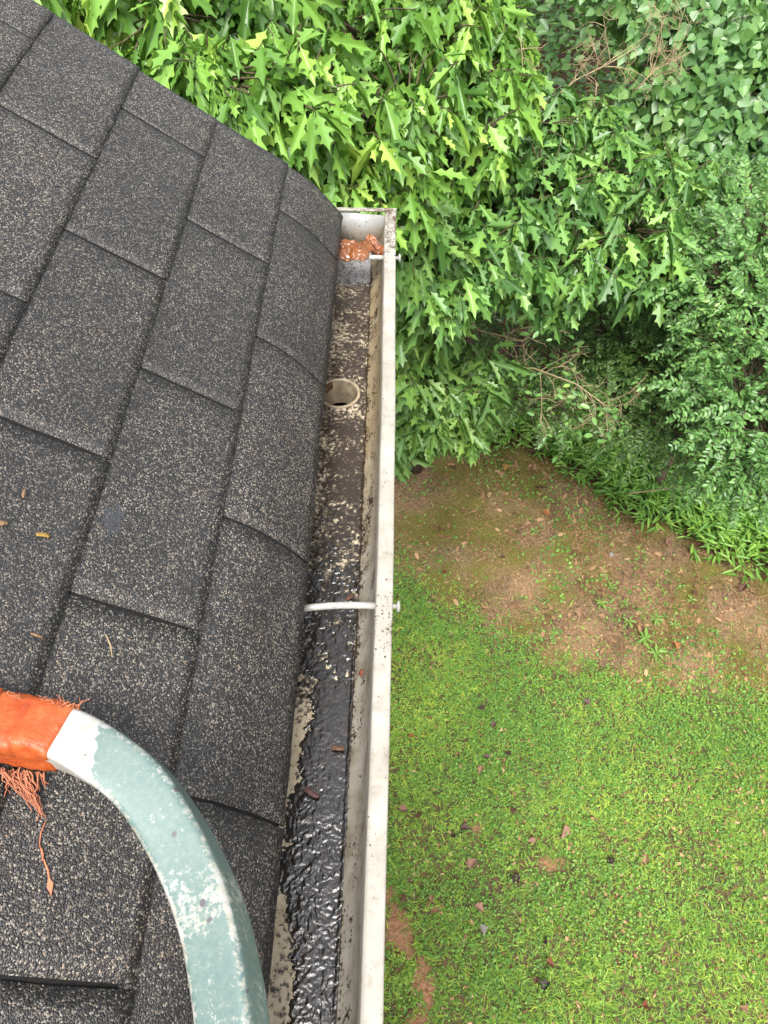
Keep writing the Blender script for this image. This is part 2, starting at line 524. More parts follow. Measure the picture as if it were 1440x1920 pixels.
M_HEART = leaf_mat('heart_leaf', [(0.0, (.050, .125, .036)), (0.5, (.11, .235, .064)), (1.0, (.20, .335, .090))], 0.40, 0.26, 0.55, 1.2)
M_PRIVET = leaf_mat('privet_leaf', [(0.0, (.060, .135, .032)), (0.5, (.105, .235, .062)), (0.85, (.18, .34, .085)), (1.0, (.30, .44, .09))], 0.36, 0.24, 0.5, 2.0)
M_PRIVETDARK = leaf_mat('shaded_privet_leaf', [(0.0, (.045, .105, .028)), (0.6, (.095, .195, .046)), (1.0, (.18, .30, .065))], 0.36, 0.24, 0.5, 2.0)  # darker copy of the privet green, with shade put into the colour
M_BAMBOO = leaf_mat('ground_cover_blade', [(0.0, (.050, .14, .022)), (0.5, (.125, .27, .038)), (1.0, (.25, .41, .065))], 0.42, 0.26, 0.45, 2.0)
M_GRASS = leaf_mat('grass_blade', [(0.0, (0.0475, 0.1023, 0.0234)), (0.3, (0.1092, 0.2232, 0.0378)), (0.65, (0.2517, 0.3813, 0.0504)), (1.0, (0.513, 0.5766, 0.099))], 0.5, 0.30, 0.25, 0.9)
M_CLOVER = leaf_mat('clover_leaf', [(0.0, (0.057, 0.1395, 0.0306)), (0.6, (0.1377, 0.2883, 0.0522)), (1.0, (0.2945, 0.4557, 0.09))], 0.5, 0.28, 0.25, 1.6)
M_SEEDLING = leaf_mat('seedling_leaf', [(0.0, (.12, .25, .045)), (1.0, (.22, .36, .065))], 0.42, 0.3, 0.5, 4)
M_LITTER = leaf_mat('dry_litter', [(0.0, (.045, .022, .013)), (0.35, (.17, .090, .046)), (0.65, (.33, .20, .10)), (1.0, (.48, .32, .18))], 0.8, 0.1, 0.2, 3, (1, .8, .5))
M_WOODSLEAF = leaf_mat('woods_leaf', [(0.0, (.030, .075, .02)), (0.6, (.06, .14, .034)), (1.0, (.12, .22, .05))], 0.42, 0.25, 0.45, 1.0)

# ------------------------------------------------------------------ ground
def poly_in(x, y, poly):
    inside = np.zeros(x.shape, bool); n = len(poly)
    for i in range(n):
        x0, y0 = poly[i]; x1, y1 = poly[(i + 1) % n]
        c = ((y0 > y) != (y1 > y)) & (x < (x1 - x0) * (y - y0) / (y1 - y0 + 1e-12) + x0)
        inside ^= c
    return inside


LX = [-6, -0.5, 0.09, 0.31, 0.62, 0.73, 0.97, 1.08, 1.45, 1.59, 1.77, 2.06, 2.36, 3.2, 8]
LY = [2.9, 2.75, 2.6, 2.45, 2.3, 2.15, 2.06, 1.95, 1.89, 1.75, 1.84, 1.83, 1.70, 1.45, 1.2]
BX = [-6, -0.5, 0.13, 0.82, 1.14, 1.5, 1.68, 1.89, 2.14, 2.43, 2.6, 3.4, 8]
BY = [3.8, 3.75, 3.61, 3.71, 3.61, 3.32, 3.13, 2.95, 2.75, 2.65, 2.57, 2.3, 2.0]
CLAYS = [(0.155, 0.47, .075, .085), (0.20, 0.37, .05, .05), (0.285, 0.22, .055, .13), (0.27, .06, .06, .09), (0.60, 0.95, .05, .03), (0.98, 0.78, .07, .03), (.12, .62, .04, .04), (.36, .55, .03, .02)]


def lawn_edge(x, y):
    return np.interp(x, LX, LY) + 0.13 * (fbm(x * 9, y * 9, 5) - 0.5) * 2


def bed_edge(x, y):
    return np.interp(x, BX, BY) + 0.16 * (fbm(x * 6, y * 6, 9) - 0.5) * 2


def clay_amt(x, y):
    a = np.zeros(np.shape(x))
    w = (fbm(x * 16, y * 16, 3) - 0.5) * 1.7
    for cx, cy, rx, ry in CLAYS:
        r = np.sqrt(((x - cx) / rx) ** 2 + ((y - cy) / ry) ** 2) + w
        a = np.maximum(a, np.clip((1.15 - r) / 0.35, 0, 1))
    return a


def ground_z(x, y):
    return GZ + 0.05 * (fbm(x * 1.3, y * 1.3, 21, 3) - 0.5) + 0.02 * (fbm(x * 9, y * 9, 22, 2) - 0.5)


ax = np.concatenate([[-90, -50, -25, -12, -7], np.arange(-4, -0.2, 0.15), np.arange(-0.2, 3.2, 0.02), np.arange(3.2, 7, 0.2), [9, 14, 25, 50, 90]])
ay = np.concatenate([[-90, -50, -25, -12, -6], np.arange(-4, -0.4, 0.15), np.arange(-0.4, 4.2, 0.02), np.arange(4.2, 9, 0.2), [12, 18, 30, 50, 90]])
gx, gy = np.meshgrid(ax, ay)
gz = ground_z(gx, gy)
V = np.stack([gx, gy, gz], -1).reshape(-1, 3)
ny_, nx_ = gx.shape
ii = (np.arange(ny_ - 1)[:, None] * nx_ + np.arange(nx_ - 1)[None, :]).ravel()
Lp = np.stack([ii, ii + 1, ii + nx_ + 1, ii + nx_], 1).ravel()
ground = mesh_np('ground', V, Lp, np.arange(len(ii)) * 4, M_GROUND, smooth=True)
tag(ground, 'ground of lawn soil, bare brown bed and woodland floor', kind='structure')
ca = ground.data.color_attributes.new('zone', 'FLOAT_COLOR', 'POINT')
zx, zy = V[:, 0], V[:, 1]
lw = np.clip((lawn_edge(zx, zy) - zy) / 0.06, 0, 1)
bd = (1 - lw) * np.clip((bed_edge(zx, zy) + 0.15 - zy) / 0.12, 0, 1)
zc = np.stack([lw, bd, clay_amt(zx, zy) * lw, np.ones(len(zx))], 1)
ca.data.foreach_set('color', zc.astype(np.float32).ravel())

# ------------------------------------------------------------------ lawn, ground cover, litter (things nobody could count)
def grass_template(bend, w=0.055):
    ts = [0, 0.45, 0.8, 1.0]
    v = []
    for t in ts[:-1]:
        hw = w * (1 - 0.35 * t) if t < .6 else w * 0.55
        x = t * math.cos(bend * t); z = t * math.sin(bend * t) * 0 - bend * t * t * 0.5
        v += [(t, -hw, z), (t, hw, z)]
    v.append((1.0, 0, -bend * 0.5))
    return np.array(v), [(0, 1, 3, 2), (2, 3, 5, 4), (4, 5, 6)]


def rand_dirs(n, zmin, zmax, r=rng):
    a = r.uniform(0, 2 * math.pi, n); z = r.uniform(zmin, zmax, n); h = np.sqrt(np.clip(1 - z * z, 0, 1))
    return np.stack([h * np.cos(a), h * np.sin(a), z], 1)


def up_normals(n, tilt=0.4):
    v = rng.normal(0, tilt, (n, 3)); v[:, 2] = 1
    return v


def lawn_points(n, x0, x1, y0, y1):
    x = rng.uniform(x0, x1, n); y = rng.uniform(y0, y1, n)
    e = lawn_edge(x, y) - y
    dens = 0.22 + 1.3 * fbm(x * 8, y * 8, 31) ** 1.2
    e = e + np.where(rng.uniform(0, 1, n) < .22, rng.exponential(.16, n), 0)
    keep = (e > -0.03) & (rng.uniform(0, 1, n) < dens) & (rng.uniform(0, 1, n) > np.clip(clay_amt(x, y) * 1.25 - .15 - .35 * vnoise(x * 60, y * 60, 33), 0, .96)) & (rng.uniform(0, 1, n) < np.clip(0.25 + e * 4, 0.2, 1))
    thin = fbm(x * 2.2, y * 2.2, 77)
    keep &= rng.uniform(0, 1, n) < np.clip(1.95 - 1.5 * thin, .45, 1)
    return x[keep], y[keep]


parts = []
for (n, x0, x1, y0, y1) in ((270000, 0.0, 2.9, -0.45, 2.8), (45000, 2.9, 6.5, -1.5, 1.9), (30000, -0.3, 2.9, -2.4, -0.45)):
    x, y = lawn_points(n, x0, x1, y0, y1)
    # blades come in small tufts that share a lean
    k = len(x); ang = 2 * math.pi * vnoise(x * 26, y * 26, 41) * 2 + rng.normal(0, 0.9, k)
    el = rng.uniform(0.02, 0.75, k)
    d = np.stack([np.cos(ang) * np.cos(el), np.sin(ang) * np.cos(el), np.sin(el)], 1)
    sc = rng.uniform(0.016, 0.046, k) * (0.75 + 0.6 * fbm(x * 7, y * 7, 51))
    pos = np.stack([x, y, ground_z(x, y) - 0.002], 1)
    grp = rng.integers(0, 3, k)
    for g, (bd_, w_) in enumerate(((0.4, .06), (0.7, .08), (1.0, .10))):
        q = grp == g
        tv, tf = grass_template(bd_, w_)
        parts.append(scatter(tv, tf, pos[q], frames(d[q], up_normals(q.sum(), .3)), sc[q]))
lawn = mesh_np('lawn_grass', *join(parts), M_GRASS)
tag(lawn, 'short mown green grass of the lawn below the gutter', 'grass', kind='stuff')

# clover and other small round leaves
CL = np.array([(0, 0, 0), (.35, -.33, .05), (.8, -.35, .08), (1, 0, .02), (.8, .35, .08), (.35, .33, .05)]); CLF = [(0, 1, 2, 3), (0, 3, 4, 5)]
x, y = lawn_points(90000, 0.0, 2.9, -0.4, 2.8)
q = rng.uniform(0, 1, len(x)) < np.clip(0.38 + 0.5 * (y - 0.9) / 1.2 + 1.6 * (fbm(x * 3, y * 3, 61) - 0.5), 0.10, 1)
x, y = x[q], y[q]; k = len(x)
pos = np.stack([x, y, ground_z(x, y) + rng.uniform(0.012, 0.045, k)], 1)
clover = mesh_np('clover', *scatter(CL, CLF, pos, frames(rand_dirs(k, -.2, .3), up_normals(k, .35)), rng.uniform(.007, .017, k)), M_CLOVER)
tag(clover, 'small round clover leaves growing through the lawn', 'clover', kind='stuff')

# dry litter and straw on the bare bed
LT = np.array([(0, 0, 0), (.3, -.22, .10), (.7, -.24, .06), (1, 0, .16), (.7, .24, .12), (.3, .2, .02)]); LTF = [(0, 1, 2, 3), (0, 3, 4, 5)]
n = 90000
x = rng.uniform(-0.2, 3.3, n); y = rng.uniform(1.3, 4.6, n)
e1 = y - lawn_edge(x, y); q = (e1 > -0.15) & (rng.uniform(0, 1, n) < np.clip(e1 * 5 + .5, .04, 1)) & (rng.uniform(0, 1, n) < 0.3 + 0.9 * fbm(x * 4, y * 4, 71))
q &= (rng.uniform(0, 1, n) < np.clip(.45 + .9 * (x - .6), .4, 1.0))
q &= rng.uniform(0, 1, n) < np.clip(2.6 * (fbm(x * 6.5, y * 6.5, 72) - .28), .1, 1)
x, y = x[q], y[q]; k = len(x)
pos = np.stack([x, y, ground_z(x, y) + rng.uniform(0.0, 0.012, k)], 1)
big = rng.uniform(0, 1, k) < 0.09
h = k // 3
pa = scatter(LT, LTF, pos[:h], frames(rand_dirs(h, -.3, .3), up_normals(h, .4)), np.where(big[:h], rng.uniform(.03, .06, h), rng.uniform(.006, .024, h)))
n2_ = 5200; xl = rng.uniform(0, 2.9, n2_); yl = rng.uniform(-.4, 2.6, n2_); ql = (yl < lawn_edge(xl, yl)) & (rng.uniform(0, 1, n2_) < 1.5 * fbm(xl * 3, yl * 3, 73) - .2); xl, yl = xl[ql], yl[ql]; kl = len(xl)
pl = scatter(LT, LTF, np.stack([xl, yl, ground_z(xl, yl) + rng.uniform(.004, .022, kl)], 1), frames(rand_dirs(kl, -.3, .3), up_normals(kl, .5)), rng.uniform(.008, .030, kl))
tv, tf = grass_template(0.3, 0.022)
pb = scatter(tv, tf, pos[h:], frames(rand_dirs(k - h, -.08, .25), up_normals(k - h, .3)), rng.uniform(.02, .085, k - h))
litter = mesh_np('leaf_litter', *join([pa, pb, pl]), M_LITTER)
tag(litter, 'dry straw and brown leaf crumbs strewn over the bare bed and lawn', 'leaf litter', kind='stuff')

# sparse low weeds and moss sprigs in the bed
n = 16000
x = rng.uniform(0.0, 3.0, n); y = rng.uniform(1.6, 3.8, n)
q = (y > lawn_edge(x, y) - .05) & (y < bed_edge(x, y) + .1) & ((fbm(x * 3.3, y * 3.3, 81) > 0.52) | (rng.uniform(0, 1, n) < .12)) & (rng.uniform(0, 1, n) < .6)
x, y = x[q], y[q]; k = len(x)
pos = np.stack([x, y, ground_z(x, y) + .006], 1)
weeds = mesh_np('weeds', *scatter(CL, CLF, pos, frames(rand_dirs(k, 0, .5), up_normals(k, .4)), rng.uniform(.008, .026, k)), M_CLOVER)
tag(weeds, 'sparse low green sprigs dotted over the brown bed', 'weeds', kind='stuff')

# ground cover of lance-shaped blades along the edge of the woods
LN = np.array([(0, 0, 0), (.25, -.10, .02), (.6, -.085, -.04), (1, 0, -.20), (.6, .085, -.04), (.25, .10, .02)]); LNF = [(0, 1, 2, 3), (0, 3, 4, 5)]
n = 17000
x = rng.uniform(-.3, 4.2, n); y = rng.uniform(2.2, 5.4, n)
e = y - bed_edge(x, y)
q = (e > -.12) & (rng.uniform(0, 1, n) < np.clip(.12 + e * 3.0, 0, 1)) & (rng.uniform(0, 1, n) < .25 + 1.0 * fbm(x * 3, y * 3, 91)) & (y < 2.9 + 1.6)
x, y = x[q], y[q]
bs = np.repeat(np.stack([x, y, ground_z(x, y) + rng.uniform(.03, .22, len(x))], 1), 7, 0); k = len(bs)
bs = bs + rng.normal(0, 1, (k, 3)) * np.array([.02, .02, .025])
cover = mesh_np('ground_cover', *scatter(LN, LNF, bs, frames(rand_dirs(k, -.15, .55), up_normals(k, .3)), rng.uniform(.055, .10, k)), M_BAMBOO)
tag(cover, 'dark green lance-leaved ground cover between the bare bed and the shrubs', 'ground cover', kind='stuff')

# ------------------------------------------------------------------ leaf templates
def halves(half):
    """a leaf folded along its midrib from the outline of one half [(t, w)]; ends on the midrib"""
    def make(fold, bend, twist=0.0):
        v = []; ids_l = []; ids_r = []
        def bz(t): return -bend * t * t
        for i, (t, w) in enumerate(half):
            if w == 0:
                v.append((t, 0, bz(t))); ids_l.append(len(v) - 1); ids_r.append(len(v) - 1)
        v2 = []; L = []; R = []
        for (t, w) in half:
            if w == 0:
                v2.append((t, 0, bz(t))); L.append(len(v2) - 1); R.append(len(v2) - 1)
            else:
                v2.append((t, w, bz(t) + fold * w - 0.8 * bend * w * w)); L.append(len(v2) - 1)
                v2.append((t, -w, bz(t) + (fold + twist) * w - 0.8 * bend * w * w)); R.append(len(v2) - 1)
        return np.array(v2), [tuple(reversed(L)), tuple(R)]
    return make


OAKH = halves([(0, 0), (.14, .015), (.21, .06), (.27, .125), (.32, .14), (.36, .085), (.42, .075), (.47, .13), (.53, .20), (.60, .235), (.60, .15), (.62, .10), (.68, .085), (.75, .12), (.83, .16), (.83, .09), (.88, .05), (1.0, 0)])
HEARTH = halves([(.16, 0), (.10, .16), (.20, .36), (.45, .40), (.72, .24), (1.0, 0)])
OVALH = halves([(0, 0), (.12, .14), (.35, .25), (.65, .24), (.88, .11), (1.0, 0)])
SEEDH = halves([(0, 0), (.2, .08), (.5, .15), (.8, .09), (1.0, 0)])
T_OAK = [OAKH(.15, .10), OAKH(.28, .30, .1), OAKH(.05, .50, .2), OAKH(.35, .2, -.15), OAKH(.3, .7, .3), OAKH(-.15, .6, .2), OAKH(.2, .9, -.3)]
T_HEART = [HEARTH(.2, .10), HEARTH(.1, .25), HEARTH(.35, .15)]
T_OVAL = [OVALH(.3, .05), OVALH(.15, .18), OVALH(.5, .1)]


def leaf_mesh(name, temps, pos, d, nrm, sc, mat, parent):
    g = rng.integers(0, len(temps), len(pos)); parts = []
    for i, (tv, tf) in enumerate(temps):
        q = g == i
        if q.any(): parts.append(scatter(tv, tf, pos[q], frames(d[q], nrm[q]), sc[q]))
    return mesh_np(name, *join(parts), mat, parent)


def curve_pts(a, b, sag, n=4, wob=0.05):
    a = np.asarray(a, float); b = np.asarray(b, float); out = []
    L = np.linalg.norm(b - a)
    w = rng.normal(0, wob * L, 3)
    for i in range(n + 1):
        t = i / n
        p = a * (1 - t) + b * t + np.array([0, 0, sag * L]) * 4 * t * (1 - t) + w * math.sin(math.pi * t)
        out.append(p)
    return out


def tree(name, label, cat, group, base, height, r0, clumps, style, leaf_mat_, size, bark=None, crown='crown', lean=(0, 0)):
    """clumps: (px, py, depth, radius, shoots). trunk from the ground, limbs to each clump, shoots with leaves"""
    bark = bark or M_BARK
    base = np.array([base[0], base[1], ground_z(np.array(base[0]), np.array(base[1])) - .05])
    root = empty(name, base); root.location = base
    tag(root, label, cat, group)
    inv = -base
    top = base + np.array([lean[0], lean[1], height])
    tr = MB(); tp = curve_pts(base, top, 0, 6, .03)
    tr.tube(tp, [r0 * (1 - .75 * i / 6) for i in range(7)], 10)
    lb = MB(); LP = []; LD = []; LNm = []; LS = []
    for (px, py, dep, rad, cnt) in clumps:
        c = P(px, py, dep); rad = rad * (.84 if style == 'oak' else 1)
        # limb leaves the trunk somewhat below the clump
        tz = np.clip((c[2] - base[2]) - .35 * np.linalg.norm((c - base)[:2]), .15 * height, .97 * height)
        i = tz / height * 6; i0 = int(min(5, i)); s = tp[i0] + (tp[i0 + 1] - tp[i0]) * (i - i0)
        lp = curve_pts(s, c, .04, 5, .05)
        tr.tube(lp, list(np.linspace(max(.012, r0 * .35), .006, 6)), 6)
        for _ in range(cnt):
            u = rng.normal(0, 1, 3); u /= np.linalg.norm(u); u[2] = u[2] * .75 + .12
            tip = c + u * rad * rng.uniform(.35, 1.0) ** .6
            t0 = c + u * rad * rng.uniform(.1, .5)
            sh = curve_pts(t0, tip, rng.uniform(-.02, .10), 3, .06)
            lb.tube(sh, [.0035, .003, .0022, .0014], 4, cap=False)
            td = sh[-1] - sh[-2]; td /= np.linalg.norm(td) + 1e-9
            if style == 'oak':
                nl = rng.integers(6, 12); a0 = rng.uniform(0, 6.28)
                for k in range(nl):
                    a = a0 + k * 2.4
                    rd = np.array([math.cos(a), math.sin(a), rng.uniform(-.55, .25)])
                    dd = rd * .95 + td * .4 + np.array([0, -.2, -.62]) + rng.normal(0, .25, 3)
                    LP.append(tip - td * rng.uniform(0, .05)); LD.append(dd)
                    LNm.append(np.array([rd[0] * .55, rd[1] * .55 - .4, .85]) + rng.normal(0, .42, 3)); LS.append(size * rng.uniform(.5, 1.25))
            elif style == 'heart':
                for k in range(rng.integers(14, 22)):
                    f = rng.uniform(.1, 1); p = np.array(sh[1]) * (1 - f) + tip * f
                    o = rng.normal(0, 1, 3); o[2] = -abs(o[2]) * .6 - .35
                    LP.append(p + rng.normal(0, .045, 3)); LD.append(o + td * .3)
                    LNm.append(np.array([0, -.75, .9]) + rng.normal(0, .35, 3)); LS.append(size * rng.uniform(.65, 1.2))
            elif style == 'privet':
                L = rng.uniform(.06, .19); nn = max(4, int(L / .0125))
                d0 = td + rng.normal(0, .6, 3) + np.array([0, 0, .1]); d0 /= np.linalg.norm(d0)
                side = np.cross(d0, np.array([0, 0, 1.]) + rng.normal(0, .35, 3)); side /= np.linalg.norm(side); nn_ = np.cross(side, d0)
                pts = [tip + d0 * L * t + np.array([0, 0, -.28 * L]) * t * t for t in np.linspace(0, 1, 5)]
                lb.tube(pts, [.0018, .0016, .0014, .0012, .0008], 3, cap=False)
                for k in range(nn):
                    t = (k + .5) / nn; p = tip + d0 * L * t + np.array([0, 0, -.28 * L]) * t * t
                    for sgn in (-1, 1):
                        LP.append(p); LD.append(side * sgn + d0 * .65 + np.array([0, 0, -.35 * t]) + rng.normal(0, .32, 3))
                        LNm.append(nn_ + np.array([0, -.4, .3]) + rng.normal(0, .4, 3)); LS.append(size * rng.uniform(.7, 1.15) * (1 - .35 * t))
    tr.v = [tuple(np.array(v) - base) for v in tr.v]; lb.v = [tuple(np.array(v) - base) for v in lb.v]
    tr.build('trunk', bark, root, True)
    tag(lb.build('twigs', M_GREYTWIG, root, True), kind='stuff')
    LP = np.array(LP) - base; LD = np.array(LD); LNm = np.array(LNm); LS = np.array(LS)
    T = {'oak': T_OAK, 'heart': T_HEART, 'privet': T_OVAL}[style]
    leaf_mesh(crown, T, LP, LD, LNm, LS, leaf_mat_, root)
    return root


SH = 50
tree('oak_tree', 'tall bright green oak with deeply lobed leaves rising beyond the sloping roof edge', 'tree', 'oak trees', (0.1, 3.9), 4.6, .11,
     [(120, -60, 2.4, .30, SH), (300, 20, 2.2, .28, SH), (480, 20, 2.4, .32, SH), (640, 40, 2.6, .34, SH), (400, 150, 2.05, .22, SH), (560, 180, 2.15, .26, SH),
      (660, 270, 2.35, .28, SH), (800, 60, 2.7, .34, SH), (900, 30, 2.9, .28, SH), (760, 200, 2.5, .32, SH), (860, 280, 2.7, .30, SH), (900, 140, 2.8, .26, SH),
      (720, 380, 2.4, .24, SH), (620, 350, 2.3, .2, 20), (560, -40, 3.0, .4, SH), (740, 120, 3.1, .4, SH)],
     'oak', M_OAKBRIGHT, .112, lean=(.2, -.4))
tree('oak_tree', 'mid green oak with hanging lobed leaves in the middle of the wood edge', 'tree', 'oak trees', (1.1, 4.6), 2.2, .08,
     [(990, 230, 3.2, .30, SH), (1020, 360, 3.1, .32, SH), (930, 390, 2.9, .30, SH), (1130, 330, 3.3, .32, SH), (1180, 430, 3.2, .32, SH), (1080, 470, 3.15, .28, SH),
      (1260, 360, 3.5, .30, SH), (1200, 520, 3.25, .18, 34), (880, 480, 2.8, .28, SH), (960, 500, 2.95, .18, 34), (1040, 560, 3.2, .12, 14), (820, 540, 2.65, .20, 50), (1100, 240, 3.6, .25, 36)],
     'oak', M_OAK, .112, lean=(-.1, -.6))
tree('oak_tree', 'low young oak with lobed leaves hanging beside the gutter lip', 'tree', 'oak trees', (0.25, 3.5), 2.9, .05,
     [(770, 450, 2.55, .22, 55), (800, 600, 2.9, .22, 34), (770, 690, 3.05, .24, 50), (850, 740, 3.15, .22, 50), (790, 790, 3.2, .17, 42), (860, 810, 3.25, .12, 22), (750, 840, 3.3, .10, 14), (900, 690, 3.2, .16, 22), (740, 560, 2.8, .22, 44)],
     'oak', M_OAKDARK, .108, lean=(0, -.5))
tree('broadleaf_tree', 'tree with overlapping rounded heart-shaped leaves filling the upper right corner', 'tree', None, (2.4, 5.8), 4.6, .10,
     [(1290, 90, 4.6, .42, 90), (1390, 170, 4.5, .42, 90), (1270, 210, 4.6, .34, 70), (1350, 290, 4.5, .38, 80), (1430, 330, 4.6, .34, 70), (1150, -20, 5.2, .34, 50), (1220, -10, 5.0, .4, 44),
      (1330, -10, 5.0, .4, 50), (1430, 40, 4.9, .4, 50), (1500, 200, 4.7, .4, 44), (1340, 400, 4.7, .22, 20)],
     'heart', M_HEART, .070, lean=(0, -.4))
PV = 190
tree('privet_shrub', 'tall light green privet with paired oval leaves at the right edge above the bare bed', 'shrub', 'privet shrubs', (1.95, 3.25), 2.2, .035,
     [(1420, 480, 3.2, .26, PV), (1390, 560, 3.1, .26, PV), (1420, 660, 3.0, .26, PV), (1390, 750, 2.95, .22, PV), (1430, 830, 2.95, .22, PV), (1390, 900, 3.0, .14, 40), (1340, 640, 3.2, .18, 50), (1500, 560, 3.0, .3, 60), (1340, 480, 3.3, .2, 60)],
     'privet', M_PRIVET, .031)
tree('privet_shrub', 'privet with small oval leaves growing under the right side of the middle oak', 'shrub', 'privet shrubs', (2.1, 4.4), 2.2, .03,
     [(1340, 390, 3.9, .26, PV), (1290, 480, 3.8, .26, PV), (1380, 460, 3.7, .24, PV), (1270, 570, 3.7, .24, PV), (1320, 540, 3.6, .22, 80), (1420, 400, 3.8, .26, 90)],
     'privet', M_PRIVET, .030)
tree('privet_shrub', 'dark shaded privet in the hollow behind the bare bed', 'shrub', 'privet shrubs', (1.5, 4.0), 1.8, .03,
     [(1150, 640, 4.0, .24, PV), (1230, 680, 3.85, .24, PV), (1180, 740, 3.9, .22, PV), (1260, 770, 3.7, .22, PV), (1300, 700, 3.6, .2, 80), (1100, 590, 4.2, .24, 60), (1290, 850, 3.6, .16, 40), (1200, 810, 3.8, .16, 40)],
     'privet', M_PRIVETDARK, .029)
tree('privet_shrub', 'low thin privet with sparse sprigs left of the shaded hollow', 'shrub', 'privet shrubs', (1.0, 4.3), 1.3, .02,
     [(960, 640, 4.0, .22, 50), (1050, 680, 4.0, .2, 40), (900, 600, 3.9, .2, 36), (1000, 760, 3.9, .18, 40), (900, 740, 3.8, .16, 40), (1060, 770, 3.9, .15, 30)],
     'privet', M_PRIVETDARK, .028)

# undergrowth that reads as one dark mass behind the trees
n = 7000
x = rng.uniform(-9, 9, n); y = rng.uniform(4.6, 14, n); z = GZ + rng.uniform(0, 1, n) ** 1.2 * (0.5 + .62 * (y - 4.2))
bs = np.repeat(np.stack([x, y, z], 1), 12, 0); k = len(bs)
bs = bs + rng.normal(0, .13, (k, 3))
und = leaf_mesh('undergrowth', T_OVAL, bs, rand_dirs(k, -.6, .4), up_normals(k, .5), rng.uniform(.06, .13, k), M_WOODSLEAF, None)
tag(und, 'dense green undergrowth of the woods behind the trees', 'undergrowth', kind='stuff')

# ------------------------------------------------------------------ dead twiggy branches
def dead_branch(label, pts, mains, sub, fuzz, leaves=0):
    o = P(*pts[0]); root = empty('dead_branch', o); tag(root, label, 'branch', 'dry twiggy branches')
    mb = MB(); fz = MB(); tips = []
    main = [P(*p) for p in pts]
    mb.tube(main, list(np.linspace(.0048, .0020, len(main))), 6)
    for i in range(mains):
        f = rng.uniform(.25, 1) * (len(main) - 1); k = min(int(f), len(main) - 2); s = main[k] + (main[k + 1] - main[k]) * (f - k)
        ax_ = main[k + 1] - main[k]; ax_ /= np.linalg.norm(ax_)
        d = ax_ * .5 + rng.normal(0, .6, 3); d[2] += .25; d /= np.linalg.norm(d)
        e = s + d * rng.uniform(.12, .28)
        c = curve_pts(s, e, .05, 4, .08); mb.tube(c, [.0024, .0021, .0018, .0014, .001], 4, cap=False)
        for j in range(sub):
            f2 = rng.uniform(.2, 1) * 4; k2 = min(int(f2), 3); s2 = c[k2] + (c[k2 + 1] - c[k2]) * (f2 - k2)
            d2 = d * .5 + rng.normal(0, .6, 3); d2 /= np.linalg.norm(d2); e2 = s2 + d2 * rng.uniform(.05, .13)
            c2 = curve_pts(s2, e2, .04, 3, .1); mb.tube(c2, [.0018, .0016, .0013, .0009], 3, cap=False); tips.append(e2)
            for q in range(fuzz):
                d3 = d2 * .4 + rng.normal(0, .7, 3); d3 /= np.linalg.norm(d3)
                st = s2 + (e2 - s2) * rng.uniform(.3, 1)
                fz.tube(curve_pts(st, st + d3 * rng.uniform(.02, .06), 0, 2, .1), [.0009, .0008, .0006], 3, cap=False)
    for b in (mb, fz): b.v = [tuple(np.array(v) - o) for v in b.v]
    mb.build('branch', M_TWIG, root, True); tag(fz.build('twiglets', M_TWIG, root, True), kind='stuff')
    if leaves:
        t = np.array(tips)[rng.integers(0, len(tips), leaves)] + rng.normal(0, .03, (leaves, 3)) - o
        leaf_mesh('leaves', T_OVAL, t, rand_dirs(leaves, -.6, .3), up_normals(leaves, .5), rng.uniform(.02, .045, leaves), M_PRIVET, root)
    return root


dead_branch('dry tan branch with fine dead twigs sticking out between oak and heart-leaved tree', [(1000, 215, 3.5), (1080, 150, 3.4), (1140, 120, 3.35), (1200, 85, 3.3)], 7, 4, 5)
dead_branch('pale bare branch forking upward in front of the heart-shaped leaves', [(1190, 170, 3.4), (1230, 130, 3.35), (1300, 95, 3.3)], 8, 4, 6)
dead_branch('brown dead spray with shrivelled leaves on the upper side of the middle oak', [(900, 260, 2.9), (930, 225, 2.85), (970, 190, 2.8)], 5, 4, 5)
dead_branch('tangle of tan twigs with few small leaves above the dark ground cover', [(880, 700, 3.6), (1000, 690, 3.5), (1080, 720, 3.4), (1150, 770, 3.35)], 12, 4, 4, 130)
dead_branch('grey branch spreading thin twigs in the shade beside the hanging young oak', [(840, 560, 3.3), (900, 620, 3.3), (980, 640, 3.3), (1020, 600, 3.4)], 9, 3, 3, 90)
dead_branch('long fallen stick arching over the ground cover at the right', [(1180, 925, 3.95), (1260, 915, 3.85), (1340, 910, 3.8)], 2, 1, 0)

# ------------------------------------------------------------------ seedlings in the bed
def seedling(px, py, r, nl, label):
    r *= .72
    p = PG(px, py, GZ); p[2] = float(ground_z(np.array(p[0]), np.array(p[1])))
    o = empty('seedling', p); tag(o, label, 'seedling', 'seedlings on the bare bed')
    s = MB(); s.tube([(0, 0, -.01), (.004, 0, r * .5), (.0, .003, r * .9)], [.002, .0017, .0012], 4)
    s.build('stem', M_CLOVER, o)
    k = nl; a = np.arange(k) * 2.4 + rng.uniform(0, 6); h = np.linspace(.3, .9, k) * r
    d = np.stack([np.cos(a), np.sin(a), np.full(k, .25)], 1)
    leaf_mesh('foliage', [SEEDH(.2, .15), SEEDH(.3, .25)], np.stack([np.zeros(k), np.zeros(k), h], 1), d, up_normals(k, .25), rng.uniform(.7, 1.1, k) * r, M_SEEDLING, o)


